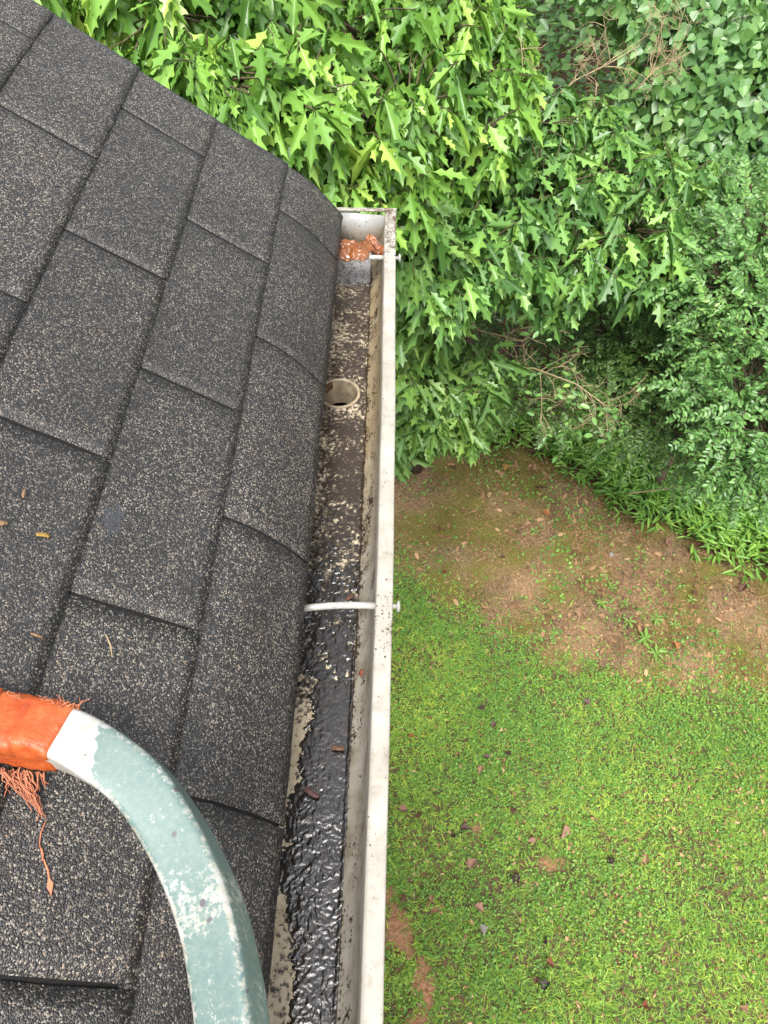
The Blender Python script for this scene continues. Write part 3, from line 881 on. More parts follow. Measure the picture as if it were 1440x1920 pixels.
for a in ((1002, 1000, .06, 6, 'small green seedling near the top of the bare bed below the young oak'),
          (1147, 1102, .055, 7, 'slim seedling just above the row of three weeds in the bed'),
          (1127, 1133, .075, 8, 'leafy seedling at the left end of the row in the middle of the bed'),
          (1172, 1132, .06, 7, 'seedling second from the left in the row in the bed'),
          (1179, 1166, .065, 7, 'seedling just below the row in the middle of the bed'),
          (1230, 1163, .075, 9, 'bushy seedling right of the middle of the bed'),
          (1264, 1172, .055, 6, 'low pale seedling at the right end of the row in the bed'),
          (1207, 1203, .10, 11, 'largest bright green seedling close to the lawn edge'),
          (1228, 1230, .085, 9, 'bright green seedling touching the largest one from below'),
          (1295, 1127, .055, 6, 'seedling standing alone on the strawy right part of the bed'),
          (1430, 1304, .07, 6, 'broad pale seedling where lawn meets bed at the right edge')):
    seedling(*a)

# ------------------------------------------------------------------ fallen leaves on lawn and bed
FL = halves([(0, 0), (.14, .03), (.20, .20), (.30, .33), (.38, .20), (.48, .36), (.62, .40), (.64, .22), (.80, .20), (.86, .08), (1.0, 0)])
FS = halves([(0, 0), (.12, .08), (.35, .21), (.6, .2), (.85, .1), (1.0, 0)])
LEAFCOL = {'orange': (0.2385, 0.08816, 0.02333), 'tan': (0.2074, 0.1192, 0.06221), 'pink': (0.2178, 0.1141, 0.07776), 'brown': (0.08816, 0.04147, 0.02333), 'dark': (0.0311, 0.01555, 0.01348), 'maroon': (0.068, 0.0288, 0.0256),
           'red': (0.16, 0.048, 0.024), 'yellow': (0.264, 0.16, 0.036), 'pale': (0.2385, 0.2229, 0.197)}
LEAFM = {k: simple_mat(k + '_dead_leaf', c, .6, 55, .3, .35) for k, c in LEAFCOL.items()}


def fallen(px, py, z, size, colour, label, group, ang=None, lobed=True, fold=.35, bend=.25):
    p = PG(px, py, z)
    if z == GZ: p[2] = float(ground_z(np.array(p[0]), np.array(p[1]))) + .036
    tv, tf = (FL if lobed else FS)(fold + rng.uniform(.0, .9), bend * rng.uniform(-.8, 2.4), rng.uniform(-.3, .3))
    tv = tv - np.array([.5, 0, 0])
    size *= .82
    mb = MB(); mb.add(tv * size, tf)
    mb.tube([(-.5 * size, 0, 0), (-.72 * size, .03 * size, -.04 * size)], [.0012, .0009], 4)
    o = mb.build('fallen_leaf', LEAFM[colour])
    o.location = p
    o.rotation_euler = (rng.uniform(-.7, .7), rng.uniform(-.5, .5), rng.uniform(0, 6.28) if ang is None else ang)
    tag(o, label, 'leaf', group)
    return o


GL = 'dead leaves fallen on the lawn'
for a in ((772, 1386, .055, 'orange', 'small orange leaf on the lawn close to the gutter lip, highest of that side'),
          (900, 1446, .075, 'tan', 'tan curled leaf on the lawn below a dark maroon pair'),
          (951, 1414, .05, 'dark', 'blackish leaf on the lawn, right one of the dark pair above the tan leaf'),
          (912, 1421, .055, 'maroon', 'dark maroon leaf on the lawn, left one of the dark pair above the tan leaf'),
          (757, 1519, .085, 'pink', 'pinkish folded leaf on the lawn hard by the gutter lip'),
          (785, 1530, .07, 'brown', 'brown leaf lying just right of the pinkish folded leaf by the gutter lip'),
          (872, 1556, .075, 'maroon', 'maroon upright curled leaf on the lawn between gutter and the pale pink leaf'),
          (848, 1569, .05, 'dark', 'small blackish leaf touching the maroon upright leaf on the lawn'),
          (1056, 1561, .105, 'pink', 'largest pale pink leaf in the middle of the lawn'),
          (996, 1577, .06, 'pink', 'small pale pink leaf lower left of the largest pink leaf on the lawn'),
          (961, 1520, .06, 'brown', 'brown leaf half sunk in grass, upper left of the largest pink leaf'),
          (885, 1623, .095, 'pink', 'long pinkish tan leaf standing on edge in the lawn'),
          (965, 1649, .085, 'dark', 'dark brown narrow leaf on the lawn right of the long pinkish one'),
          (1142, 1617, .075, 'dark', 'dark brown leaf lying right below the largest pink leaf'),
          (897, 1705, .080, 'pink', 'pale three-lobed leaf on the lawn above the grey one'),
          (809, 1686, .05, 'tan', 'small tan leaf on the lawn above the red clay patch'),
          (755, 1686, .07, 'brown', 'brown leaf at the upper end of the red clay patch by the gutter'),
          (903, 1745, .075, 'pale', 'pale grey weathered leaf on the lawn'),
          (1022, 1767, .055, 'dark', 'black leaf scrap on the lawn above the orange red leaf'),
          (1030, 1806, .075, 'red', 'orange red leaf on the lower lawn'),
          (1003, 1840, .06, 'brown', 'brown leaf lower left of the orange red leaf'),
          (1022, 1852, .085, 'dark', 'dark brown crumpled leaf below the orange red leaf'),
          (1098, 1323, .075, 'maroon', 'greyish purple leaf near the upper edge of the lawn'),
          (902, 1331, .065, 'dark', 'dark leaf in the clover of the upper lawn left of the greyish purple one'),
          (925, 1359, .06, 'maroon', 'purplish leaf in the clover, lower right of the dark one'),
          (1206, 1614, .07, 'tan', 'tan leaf at the thin spot right of the middle of the lawn'),
          (1207, 1886, .08, 'red', 'reddish leaf at the bottom of the picture on the lawn'),
          (1390, 1890, .06, 'tan', 'tan leaf in the bottom right corner of the lawn')):
    fallen(a[0], a[1], GZ, a[2], a[3], a[4], GL)
GB = 'dead leaves on the bare bed'
for a in ((1022, 967, .085, 'orange', 'orange leaf at the top of the bare bed'),
          (832, 1077, .06, 'red', 'reddish leaf on the bed near the gutter lip'),
          (1087, 1150, .095, 'tan', 'forked tan leaf in the middle of the bed'),
          (1127, 1158, .07, 'tan', 'tan leaf right beside the forked tan leaf'),
          (1262, 1215, .085, 'orange', 'orange brown leaf right of the largest seedling'),
          (1145, 1044, .055, 'pale', 'whitish scrap of leaf on the bed'),
          (1172, 1080, .065, 'tan', 'tan leaf below the whitish scrap on the bed'),
          (947, 879, .09, 'yellow', 'yellow leaf at the edge of the ground cover'),
          (1184, 902, .09, 'orange', 'orange tan leaf lying on the ground cover'),
          (1390, 1105, .10, 'brown', 'brown leaf at the right edge of the bed under the ground cover'),
          (1250, 1020, .07, 'pink', 'pinkish leaf on the straw below the ground cover'),
          (940, 1052, .06, 'brown', 'brown leaf on the mossy part of the bed')):
    fallen(a[0], a[1], GZ, a[2], a[3], a[4], GB)

# ------------------------------------------------------------------ house: roof, fascia, soffit, wall
house = empty('house', (0, 0, 0))
tag(house, 'house with a steep dark grey asphalt shingle roof', 'house')
CT, ST = math.cos(TH), math.sin(TH)
RAKE = 1.0516
X_EAVE = -0.0185


def roof_pt(s, y, h):
    """s metres up the slope from the eave line, h above the deck; the last few centimetres sag towards the gutter"""
    x = -s * CT - h * -ST * 1.0
    x = -s * CT + h * ST
    z = s * ST + h * CT
    t = np.clip((x + .085) / .0665, 0, 1.5)
    drop = .030 + .012 * np.clip((.35 - y) / .5, 0, 1) + .004 * math.sin(y * 21)
    return x, y, z - drop * t ** 1.7


def roof_mesh():
    V = []; L = []; S = []; MI = []; vo = 0
    W = .305; t_ = .0024; slot = .0038
    offs = {0: 0.0, 1: .158, 2: .318 - .305, 3: .4766 - .305, 4: .9549 - .915, 5: .17}
    for k in range(24):
        s0 = k * EXPO if k else .0226
        s1 = (k + 1) * EXPO + .012
        o = offs.get(k, .1525 * (k % 2) + rng.uniform(-.01, .01))
        j0 = int(math.floor((-4 - o) / W))
        for j in range(j0, 6):
            y0 = o + j * W + slot / 2; y1 = o + (j + 1) * W - slot / 2
            if y0 > RAKE - .002: continue
            edge = y1 > RAKE
            y1 = min(y1, RAKE + rng.uniform(-.003, .003))
            near = y1 > -.6 and k < 7
            ny, ns = (16, 12) if near else (2, 6 if k == 0 else 2)
            ys = np.linspace(y0, y1, ny + 1); ss = np.linspace(0, 1, ns + 1)
            lift = rng.uniform(.0, .0010); tilt = rng.uniform(-.0010, .0010); skew = rng.uniform(-.0010, .0010)
            top = []
            for a in range(ns + 1):
                for b in range(ny + 1):
                    yy = ys[b] + skew * (1 - ss[a]) * .6
                    fy = (ys[b] - y0) / (y1 - y0 + 1e-9)
                    s = s0 + (s1 - s0) * ss[a]
                    if a == 0: s += .0010 * (vnoise(yy * 40, k * 3.3, 5) - .5) * 2 + skew * (fy - .5)
                    if b in (0, ny): yy += .0008 * (vnoise(s * 40, j * 7.7, 6) - .5) * 2
                    hh = .0014 + t_ * (1 - ss[a]) + lift * (1 - ss[a]) ** 2 + tilt * (fy - .5) * (1 - ss[a])
                    hh += .0008 * (vnoise(s * 16, yy * 16, 8) - .5) + .0001 * (vnoise(s * 150, yy * 150, 8) - .5)
                    if b in (0, ny) or a == 0: hh -= .0001
                    top.append((s, yy, hh))
            m = ny + 1
            pts = [roof_pt(*p) for p in top]
            fs = [(a * m + b, a * m + b + 1, (a + 1) * m + b + 1, (a + 1) * m + b) for a in range(ns) for b in range(ny)]
            # skirt down to the deck round the butt and both sides
            ring = [(0, b) for b in range(m)]
            base = len(pts)
            for b in range(m):
                s, yy, hh = top[b]; pts.append(roof_pt(s, yy, -.0012 if k else hh - .0046))
            lsk = len(pts)
            for a in range(ns + 1):
                s, yy, hh = top[a * m]; pts.append(roof_pt(s, yy, -.0012))
            rsk = len(pts)
            for a in range(ns + 1):
                s, yy, hh = top[a * m + ny]; pts.append(roof_pt(s, yy, -.0012 if not edge else -.003))
            fs += [(base + b, base + b + 1, b + 1, b) for b in range(ny)]
            fs += [(a * m, (a + 1) * m, lsk + a + 1, lsk + a) for a in range(ns)]
            fs += [(rsk + a, rsk + a + 1, (a + 1) * m + ny, a * m + ny) for a in range(ns)]
            V += pts
            for q, f in enumerate(fs):
                S.append(len(L)); L += [i + vo for i in f]; MI.append(0 if q < ns * ny else 1)
            vo += len(pts)
    return np.array(V), np.array(L), np.array(S), MI


M_FELT = simple_mat('dark_felt', (.012, .0115, .011), .85, 300, .5, .2, .001)
V, L, S, MI = roof_mesh()
roof = mesh_np('roof', V, L, S, [M_SHINGLE, M_FELT], house, midx=MI)
# the layer of shingle seen in the slots, with the deck board beneath it
dk = MB()
ys = np.linspace(-4, RAKE - .004, 60)
ss = np.concatenate([np.linspace(.026, .13, 12), [.4, 1.2, 3.16]])
top = [[roof_pt(s, y, .0006) for y in ys] for s in ss]
bot = [[roof_pt(s, y, -.006) for y in ys] for s in ss]
m = len(ys); A = [p for r in top for p in r]; B = [p for r in bot for p in r]; nA = len(A); ns = len(ss)
fs = [(a * m + b, a * m + b + 1, (a + 1) * m + b + 1, (a + 1) * m + b) for a in range(ns - 1) for b in range(m - 1)]
fs += [(nA + a * m + b, nA + (a + 1) * m + b, nA + (a + 1) * m + b + 1, nA + a * m + b + 1) for a in range(ns - 1) for b in range(m - 1)]
fs += [(b, nA + b, nA + b + 1, b + 1) for b in range(m - 1)]
fs += [(a * m + m - 1, nA + a * m + m - 1, nA + (a + 1) * m + m - 1, (a + 1) * m + m - 1) for a in range(ns - 1)]
dk.add(A + B, fs)
dk.build('underlay', M_FELT, roof)
hb = MB()
sx0, sx1 = .065, 3.16
q = [(-sx0 * CT, sx0 * ST - .012), (-sx1 * CT, sx1 * ST - .012), (-sx1 * CT, sx1 * ST - .03), (-sx0 * CT - .012, sx0 * ST - .03)]
hb.add([(a, y, b) for y in (-4, 1.02) for a, b in q], [(0, 1, 2, 3), (7, 6, 5, 4), (0, 4, 5, 1), (1, 5, 6, 2), (2, 6, 7, 3), (3, 7, 4, 0)])
hb.build('roof_deck', M_WOOD, house)
hb = MB(); hb.box((-.068, -4, -.20), (-.0465, 1.03, .012)); hb.build('fascia', M_WOOD, house)
hb = MB(); hb.box((-.36, -4, -.198), (-.070, 1.0, -.185)); hb.build('soffit', M_WOOD, house)
hb = MB(); hb.add([(-.07, y, z) for y, z in ((1.022, .0), (1.042, .0), (1.042, -.16), (1.022, -.16))] + [(-2.5, y, z) for y, z in ((1.022, 1.69), (1.042, 1.69), (1.042, 1.53), (1.022, 1.53))],
              [(0, 1, 2, 3), (7, 6, 5, 4), (0, 4, 5, 1), (1, 5, 6, 2), (2, 6, 7, 3), (3, 7, 4, 0)]); hb.build('rake_board', M_WOOD, house)
hb = MB()
for i in range(18):
    z0 = GZ - .1 + i * .195; z1 = min(z0 + .195, -.20)
    hb.add([(-.345, -4, z0), (-.345, .8, z0), (-.362, .8, z1), (-.362, -4, z1), (-.40, -4, z0), (-.40, .8, z0), (-.40, .8, z1), (-.40, -4, z1)],
           [(0, 1, 2, 3), (7, 6, 5, 4), (0, 4, 5, 1), (1, 5, 6, 2), (2, 6, 7, 3), (3, 7, 4, 0)])
hb.build('wall', M_WALL, house)

# ------------------------------------------------------------------ gutter
gutter = empty('gutter', (0, 0, 0))
tag(gutter, 'weathered white metal gutter with soiled floor running along the roof eave', 'gutter')
YE = 1.09; YB = -2.6


def gdx(y):
    return np.interp(y, [-2.6, -.15, .03, .28, .55, .9, 1.09], [0.0, -.0004, 0.0, .0012, 0.0, -.0045, -.0062]) + .0002 * math.sin(y * 23) * (y > -.5)


PROF = [(-.0445, -.012, 0, 1), (-.0448, -.060, 0, 1), (-.0448, -.108, 0, 1), (-.042, -.1165, 0, 2)]          # x, z, weight of the front's waviness, material
FL_X = np.linspace(-.036, .0372, 30)
FRONT = [(.0392, -.1160, 1.0, 1), (.0402, -.1140, 1.0, 1), (.0440, -.1105, 1, 1), (.0490, -.1035, 1, 1), (.0535, -.0965, .9, 1), (.0572, -.086, .95, 1), (.0602, -.073, 1, 1), (.0625, -.058, 1, 1), (.0644, -.0385, 1, 0), (.0652, -.0325, 1, 0),
         (.0662, -.0308, 1, 0), (.0700, -.0302, 1, 0), (.0790, -.0300, 1, 0), (.0838, -.0302, 1, 0), (.0853, -.0312, 1, 0), (.0856, -.0335, 1, 0), (.0856, -.0440, 1, 0), (.0846, -.0462, 1, 0)]
OUT_C = (-.0065, .7015); OUT_R = .0315
prof = PROF + [(x, -.1172, .9 * max(0, x) / .0372, 2) for x in FL_X] + FRONT
ys = np.concatenate([np.linspace(YB, -.4, 12), np.arange(-.385, YE - .003, .005), [YE]])
V = []; keep = {}
np_ = len(prof)
for y in ys:
    d = float(gdx(y))
    for (x, z, w, m_) in prof: V.append((x + d * w, y, z))
mb = MB(); mb.v = V
off = .0009
inner_n = len(V)
# outside skin
for y in ys:
    d = float(gdx(y))
    for i, (x, z, w, m_) in enumerate(prof):
        a = prof[max(i - 1, 0)]; b = prof[min(i + 1, np_ - 1)]
        tx, tz = b[0] - a[0], b[1] - a[1]; l = math.hypot(tx, tz)
        mb.v.append((x + d * w + off * tz / l, y, z - off * tx / l))
for j in range(len(ys) - 1):
    for i in range(np_ - 1):
        cx = (prof[i][0] + prof[i + 1][0]) / 2; cy = (ys[j] + ys[j + 1]) / 2
        if prof[i][3] == 2 and (cx - OUT_C[0]) ** 2 + (cy - OUT_C[1]) ** 2 < (OUT_R - .0005) ** 2 and cx > -.05: continue
        a = j * np_ + i
        mb.f.append([a, a + np_, a + np_ + 1, a + 1]); mb.m.append(prof[i + 1][3] if prof[i][3] != 2 else 2)
        a += inner_n
        mb.f.append([a, a + 1, a + np_ + 1, a + np_]); mb.m.append(0)
    for i in (0, np_ - 1):
        a = j * np_ + i; b = a + inner_n
        mb.f.append([a, b, b + np_, a + np_] if i == 0 else [a, a + np_, b + np_, b]); mb.m.append(0)
trough = mb.build('trough', [M_LIP, M_INNER, M_FLOOR], gutter, True)

# end cap: plate with the gutter's outline and a folded rim on top
ec = MB()
de = float(gdx(YE))
out = [(x + de * w, z) for (x, z, w, m_) in prof[:3]] + [(-.042, -.1165), (.0372 + de * .6, -.1168)] + [(x + de * w, z) for (x, z, w, m_) in FRONT[:9]]
out = [(-.0445, -.030)] + out[1:]
n = len(out)
ec.add([(x, YE - .0015, z) for x, z in out] + [(x, YE + .0005, z) for x, z in out],
       [tuple(range(n)), tuple(range(2 * n - 1, n - 1, -1))] + [(i, i + n, (i + 1) % n + n, (i + 1) % n) for i in range(n)])
cap = ec.build('end_cap', M_ENDCAP, gutter)
rm = MB(); rm.box((-.0445, YE - .004, -.0298), (.0655 + de, YE + .005, -.0262)); rm.box((.0655 + de, YE - .001, -.0475), (.0862 + de, YE + .005, -.0262))
r_ = rm.build('cap_rim', M_LIP, cap)
bv = r_.modifiers.new('bevel', 'BEVEL'); bv.width = .0008; bv.segments = 2

# drop outlet
def ring(mb, c, prof_, n=40, mi=0):
    vs = []; fs = []; k = len(prof_)
    for i in range(n):
        a = 2 * math.pi * i / n
        for (r, z) in prof_: vs.append((c[0] + r * math.cos(a), c[1] + r * math.sin(a), z))
    for i in range(n):
        i2 = (i + 1) % n
        for j in range(k - 1): fs.append((i * k + j, i2 * k + j, i2 * k + j + 1, i * k + j + 1))
    mb.add(vs, fs, mi)


ot = MB()
ring(ot, OUT_C, [(OUT_R + .0030, -.1170), (OUT_R + .0028, -.1152), (OUT_R + .0012, -.1142), (OUT_R - .0010, -.1146), (OUT_R - .0020, -.1170), (OUT_R - .0025, -.135), (OUT_R - .0030, -.150), (OUT_R - .0035, -.1655)])
outlet = ot.build('drain_outlet', M_OUTLET, gutter, True)
ob = MB()
for k in range(3):
    a = 2.2 + k * .22; rr = OUT_R - .004
    p0 = np.array([OUT_C[0] + rr * math.cos(a), OUT_C[1] + rr * math.sin(a), -.1135])
    ob.tube([p0, p0 + [.002, -.003, -.004], p0 + [.003, -.004, -.012]], [.0025, .0030, .0012], 7)
ob.build('rust_crust', simple_mat('rust_crust', (.10, .055, .03), .8, 200, .6, .2, .002), outlet, True)
# downspout under the outlet, outside the gutter's sole
ds = MB()
ring(ds, OUT_C, [(OUT_R + .012, -3.50), (OUT_R + .012, -.175), (OUT_R - .0035, -.1665)], mi=1)
ring(ds, OUT_C, [(OUT_R - .0030, -.1655), (OUT_R + .0135, -.1740), (OUT_R + .0135, -3.50)])
M_CRUMB_AND_SHADE = simple_mat('dark_crumb_and_shade', (.05, .03, .022), .8, 200, .5, .2)  # dark brown on the pipe's inner wall paints in the shade of its depth
ds.build('downspout', [M_LIP, M_CRUMB_AND_SHADE], gutter, True)


def spike(y, x_in, arch, dy):
    d = float(gdx(y)); z = -.0405
    s = MB()
    xs = np.linspace(.0645 + d, .0915 + d, 4)
    s.tube([(x, y + dy, z) for x in xs], [.0031] * 4, 12)
    vs = [(.0905 + d, .0), (.0905 + d, .0050), (.0915 + d, .0070), (.0930 + d, .0073), (.0942 + d, .0060), (.0948 + d, .0030), (.0950 + d, .0001)]
    P_ = []; F_ = []; n = 20
    for (x, r) in vs:
        for k in range(n): P_.append((x, y + dy + max(r, .0001) * math.cos(6.2832 * k / n), z + max(r, .0001) * math.sin(6.2832 * k / n)))
    for i in range(len(vs) - 1):
        for k in range(n): F_.append((i * n + k, i * n + (k + 1) % n, (i + 1) * n + (k + 1) % n, (i + 1) * n + k))
    s.add(P_, F_)
    so = s.build('spike', M_FERRULE, gutter, True)
    f = MB()
    pts = []
    for t in np.linspace(0, 1, 14):
        x = x_in + (.0648 + d - x_in) * t
        pts.append((x, y - .010 * (1 - t) ** 2.2 * arch + dy * t, z + .003 * math.sin(math.pi * t) * arch - .010 * (1 - t) ** 2 * arch))
    f.tube(pts, .0043, 14)
    f.build('ferrule', M_FERRULE, so, True)
    return so


spike(.262, -.0445, .7, 0.0)
spike(.962, -.0445, .3, 0.0)

# wet black sludge lying in the gutter (relief mesh, holes where the floor shows)
gx_ = np.arange(-.0425, .0430, .0011); gy_ = np.arange(-.75, .60, .0011)
X, Y = np.meshgrid(gx_, gy_)
LEFTX = [-.75, -.30, -.147, -.125, -.10, -.079, -.06, -.045, -.035, -.003, .008, .019, .053, .077, .095, .127, .147, .181, .198, .215, .24, .30, .36, .45, .55]
LEFTV = [-.012, -.010, -.006, -.002, -.007, -.011, -.017, -.020, -.034, -.034, -.020, -.030, -.030, -.014, -.024, -.013, -.010, -.013, -.012, -.034, -.036, -.034, -.034, -.034, -.034]
left = np.interp(Y, LEFTX, LEFTV) + .007 * (fbm(X * 90, Y * 90, 101) - .5) * 2 + .006 * (fbm(X * 320, Y * 320, 102, 2) - .5) * 2
right = .0425 - .003 * fbm(X * 80, Y * 80, 103)
edge = np.minimum((X - left) / .006, (right - X) / .003 + .2)
edge = np.clip(edge, -2, 1.2)
near = np.clip((.18 - Y) / .2, 0, 1)
fade = np.clip((.50 - Y) / .36, 0, 1)
patch = .6 * (fbm(X * 60, Y * 60, 104) - .5) + .9 * (fbm(X * 190, Y * 190, 114, 3) - .5)
edge = edge - (1 - fade) ** .7 * 1.9 - patch * 14 * fade * (1 - fade)
edge = np.clip(edge, -1, 1)
lump = np.abs(fbm(X * 150, Y * 150, 105, 3) - .5) * 2
lump2 = vnoise(X * 300, Y * 300, 106)
swell = fbm(X * 40, Y * 25, 107, 3)
worm = 1 - np.abs(fbm(X * 190 + 3 * vnoise(X * 90, Y * 90, 111), Y * 190 + 3 * vnoise(X * 90, Y * 90, 112), 110, 2) - .5) * 5
H = (.0005 + .0010 * swell + (.0004 + .0007 * near) * lump + .0004 * lump2 + (.0001 + .0006 * near) * np.clip(worm, -.3, 1)) * (.3 + .7 * fade)
H = H * np.clip(edge, 0, 1) ** .5 + np.where(edge > 0, 0, -.01)
Z = -.1170 + H + np.clip(X - .036, 0, 1) * .45
# a groove where two lengths of gutter meet
gr = np.exp(-((Y - .012 - .012 * np.sin(X * 70)) / .0022) ** 2) * (X > -.012)
Z = Z - .0007 * gr
V = np.stack([X + np.array([float(gdx(v)) for v in gy_])[:, None] * .5, Y, Z], -1).reshape(-1, 3)
nyy, nxx = X.shape
ii = (np.arange(nyy - 1)[:, None] * nxx + np.arange(nxx - 1)[None, :]).ravel()
ef = edge.ravel()
okq = (ef[ii] > 0) | (ef[ii + 1] > 0) | (ef[ii + nxx] > 0) | (ef[ii + nxx + 1] > 0)
ii = ii[okq]
Lq = np.stack([ii, ii + 1, ii + nxx + 1, ii + nxx], 1).ravel()
V[:, 2] = np.maximum(V[:, 2], -.1176)
sl = mesh_np('sludge', V, Lq, np.arange(len(ii)) * 4, M_SLUDGE, smooth=True)
tag(sl, 'wet black sludge of rotted leaves lying on the gutter floor', 'sludge', kind='stuff')

# crumbs of dirt on the lip and inner wall
cr = MB()
CRV = [(0, 0, .6), (1, 0, 0), (.2, .9, 0), (-.8, .5, 0), (-.7, -.6, 0), (.3, -.9, 0)]; CRF = [(0, 1, 2), (0, 2, 3), (0, 3, 4), (0, 4, 5), (0, 5, 1)]
def crumb(x, y, z, r):
    a = rng.uniform(0, 6.28); c, s = math.cos(a), math.sin(a); e = rng.uniform(.5, 1.5)
    cr.add([(x + r * (c * p[0] * e - s * p[1]), y + r * (s * p[0] * e + c * p[1]), z + r * p[2] * .8) for p in CRV], CRF)
for _ in range(150):
    y = 1.085 - abs(rng.normal(0, .07)); crumb(.0665 + float(gdx(y)) + rng.uniform(0, .018), y, -.0302, rng.uniform(.0005, .0016))
for _ in range(40):
    y = .235 + rng.normal(0, .035); crumb(.066 + rng.uniform(0, .018), y, -.0300, rng.uniform(.0004, .0014))
for _ in range(60):
    y = rng.uniform(-.3, 1.0); crumb(.066 + float(gdx(y)) + rng.uniform(0, .018), y, -.0301, rng.uniform(.0003, .0009))
M_CRUMB_AND_SHADE = simple_mat('dark_crumb_and_shade', (.05, .03, .022), .8, 200, .5, .2)
tag(cr.build('dirt_crumbs', M_CRUMB_AND_SHADE), 'dark crumbs of dirt sprinkled on the white gutter lip', 'dirt', kind='stuff')

# a clump of wet orange leaf stuck in the corner at the closed end
def crumpled(name, c, sx, sy, amp, seed, mat, label, cat, group=None, nx=46, ny=30, lift=0):
    u, v = np.meshgrid(np.linspace(-1, 1, nx), np.linspace(-1, 1, ny))
    rr = np.sqrt(u ** 2 + v ** 2) + 1e-9
    k = np.maximum(abs(u), abs(v)) / rr                        # square to disc
    edge_ = 1 + .26 * (fbm(np.arctan2(v, u) * 2 + 9, rr * 0 + seed, seed) - .5) * 2
    X = u * (.55 + .45 * k) * edge_; Y = v * (.55 + .45 * k) * edge_
    ridg = 1 - np.abs(fbm(X * 2.4 + 3, Y * 1.7 + 1, seed, 3) - .5) * 4
    Z = amp * (ridg + .55 * fbm(X * 6, Y * 6, seed + 3, 3) + 1.1 * (1 - np.clip(X ** 2 + Y ** 2, 0, 1))) + lift * Y
    V = np.stack([X * sx, Y * sy, Z], -1).reshape(-1, 3)
    ii = (np.arange(ny - 1)[:, None] * nx + np.arange(nx - 1)[None, :]).ravel()
    L = np.stack([ii, ii + 1, ii + nx + 1, ii + nx], 1).ravel()
    o = mesh_np(name, V, L, np.arange(len(ii)) * 4, mat, None, True)
    o.location = c
    sm = o.modifiers.new('thickness', 'SOLIDIFY'); sm.thickness = .0008; sm.offset = 0
    tag(o, label, cat, group)
    return o


crumpled('wet_leaf', (-.002, .974, -.0385), .042, .022, .0056, 3, M_WETLEAF, 'crumpled wet orange leaf draped over the nail by the closed end of the gutter', 'leaf', lift=.004)
M_BROWNLEAF = leaf_mat('wet_brown_leaf', [(0.1, (.05, .018, .010)), (0.6, (.16, .05, .022)), (1.0, (.30, .11, .045))], 0.2, 0.08, 0.6, 60, (1.2, .8, .6))
wl = crumpled('wet_leaf', (.047, 1.005, -.050), .013, .026, .005, 9, M_BROWNLEAF, 'dark brown leaf stem and scrap standing between gutter wall and end plate', 'leaf')
wl.rotation_euler = (.9, -.9, .3)
o = crumpled('dead_leaf', (.0515, .194, -.0815), .0055, .0035, .0012, 12, LEAFM['red'], 'small reddish brown leaf scrap stuck on the inner gutter wall below the white spike', 'leaf', 'leaf scraps in the gutter', 16, 12)
o.rotation_euler = (0, -1.15, .3)
o = crumpled('dead_leaf', tuple(P(590, 1510, .902) + np.array([0, 0, .002])), .0095, .0035, .0010, 14, LEAFM['maroon'], 'curled reddish leaf sliver lying on the black sludge', 'leaf', 'leaf scraps in the gutter', 16, 12)
o.location.z = -.1115; o.rotation_euler = (0, .1, -.5)
o = crumpled('dead_leaf', (.0290, .315, -.1125), .0060, .0030, .0010, 15, LEAFM['brown'], 'brown leaf sliver on the sludge just above the white spike', 'leaf', 'leaf scraps in the gutter', 16, 12)
o.rotation_euler = (0, .1, .8)
o = crumpled('dead_leaf', (.0265, .112, -.1110), .0075, .0030, .0010, 16, LEAFM['brown'], 'dark brown leaf piece at the right edge of the sludge', 'leaf', 'leaf scraps in the gutter', 16, 12)

# bits lying on the roof
def on_roof(px, py, h=.006):
    r = CR @ np.array([(px - 720) / FPX, -(py - 960) / FPX, -1.0]); nrm = np.array([ST, 0, CT])
    t = -(CAM @ nrm - h) / (r @ nrm)
    return CAM + t * r
def roof_bit(px, py, sx, sy, colour, label, rz, seed):
    o = crumpled('leaf_scrap', tuple(on_roof(px, py)), sx, sy, .0010, seed, LEAFM[colour], label, 'leaf', 'leaf scraps on the roof', 16, 12)
    o.rotation_euler = Euler((0, TH, rz)); return o
roof_bit(80, 1004, .0060, .0022, 'yellow', 'yellow brown leaf scrap lying on the shingles', .3, 21)
roof_bit(4, 982, .0040, .0030, 'tan', 'tan leaf scrap on the shingles at the left edge of the photo', .9, 22)
roof_bit(44, 926, .0013, .0050, 'tan', 'narrow upright husk lying on the shingles', .1, 23)
roof_bit(68, 1192, .0050, .0010, 'tan', 'thin tan husk lying on the shingles above the orange tape', -.1, 24)
tw = MB(); q = on_roof(208, 1212, .007); tw.tube([q + [-.006, .010, .004], q, q + [.003, -.010, -.002]], [.0007, .0008, .0005], 5)
tag(tw.build('twig', M_TWIG), 'short curved tan twig on the shingles', 'twig')

# ------------------------------------------------------------------ curved ladder bar with taped end
PTS = [(-.330, .0290, .2430), (-.2800, .0235, .2080), (-.2228, .0175, .1815), (-.1731, .0107, .1805), (-.1361, -.0040, .1790), (-.1007, -.0260, .1745), (-.0710, -.0580, .1690), (-.0503, -.0868, .1655), (-.0358, -.1128, .1640), (-.0250, -.1393, .1630),
       (-.0145, -.1722, .1625), (-.0080, -.215, .161), (-.0045, -.27, .155), (-.0035, -.34, .140), (-.0035, -.42, .11)]
PTS = [(-.2228 - .03, .0205, .1985)] + PTS[2:]
PTS = [(-.30, .0225, .226)] + PTS
SIDE = [(.10, .98, -.18), (.12, .97, -.18), (.2, .92, -.16), (.43, .80, -.06), (.40, .80, .05), (.60, .70, .12), (.72, .62, .20), (.82, .52, .26), (.93, .32, .32), (.965, .24, .36), (1, .03, .40), (1, .02, .40), (1, 0, .4), (1, 0, .4), (1, 0, .4)]
stand = empty('ladder_arm', tuple(PTS[2]))
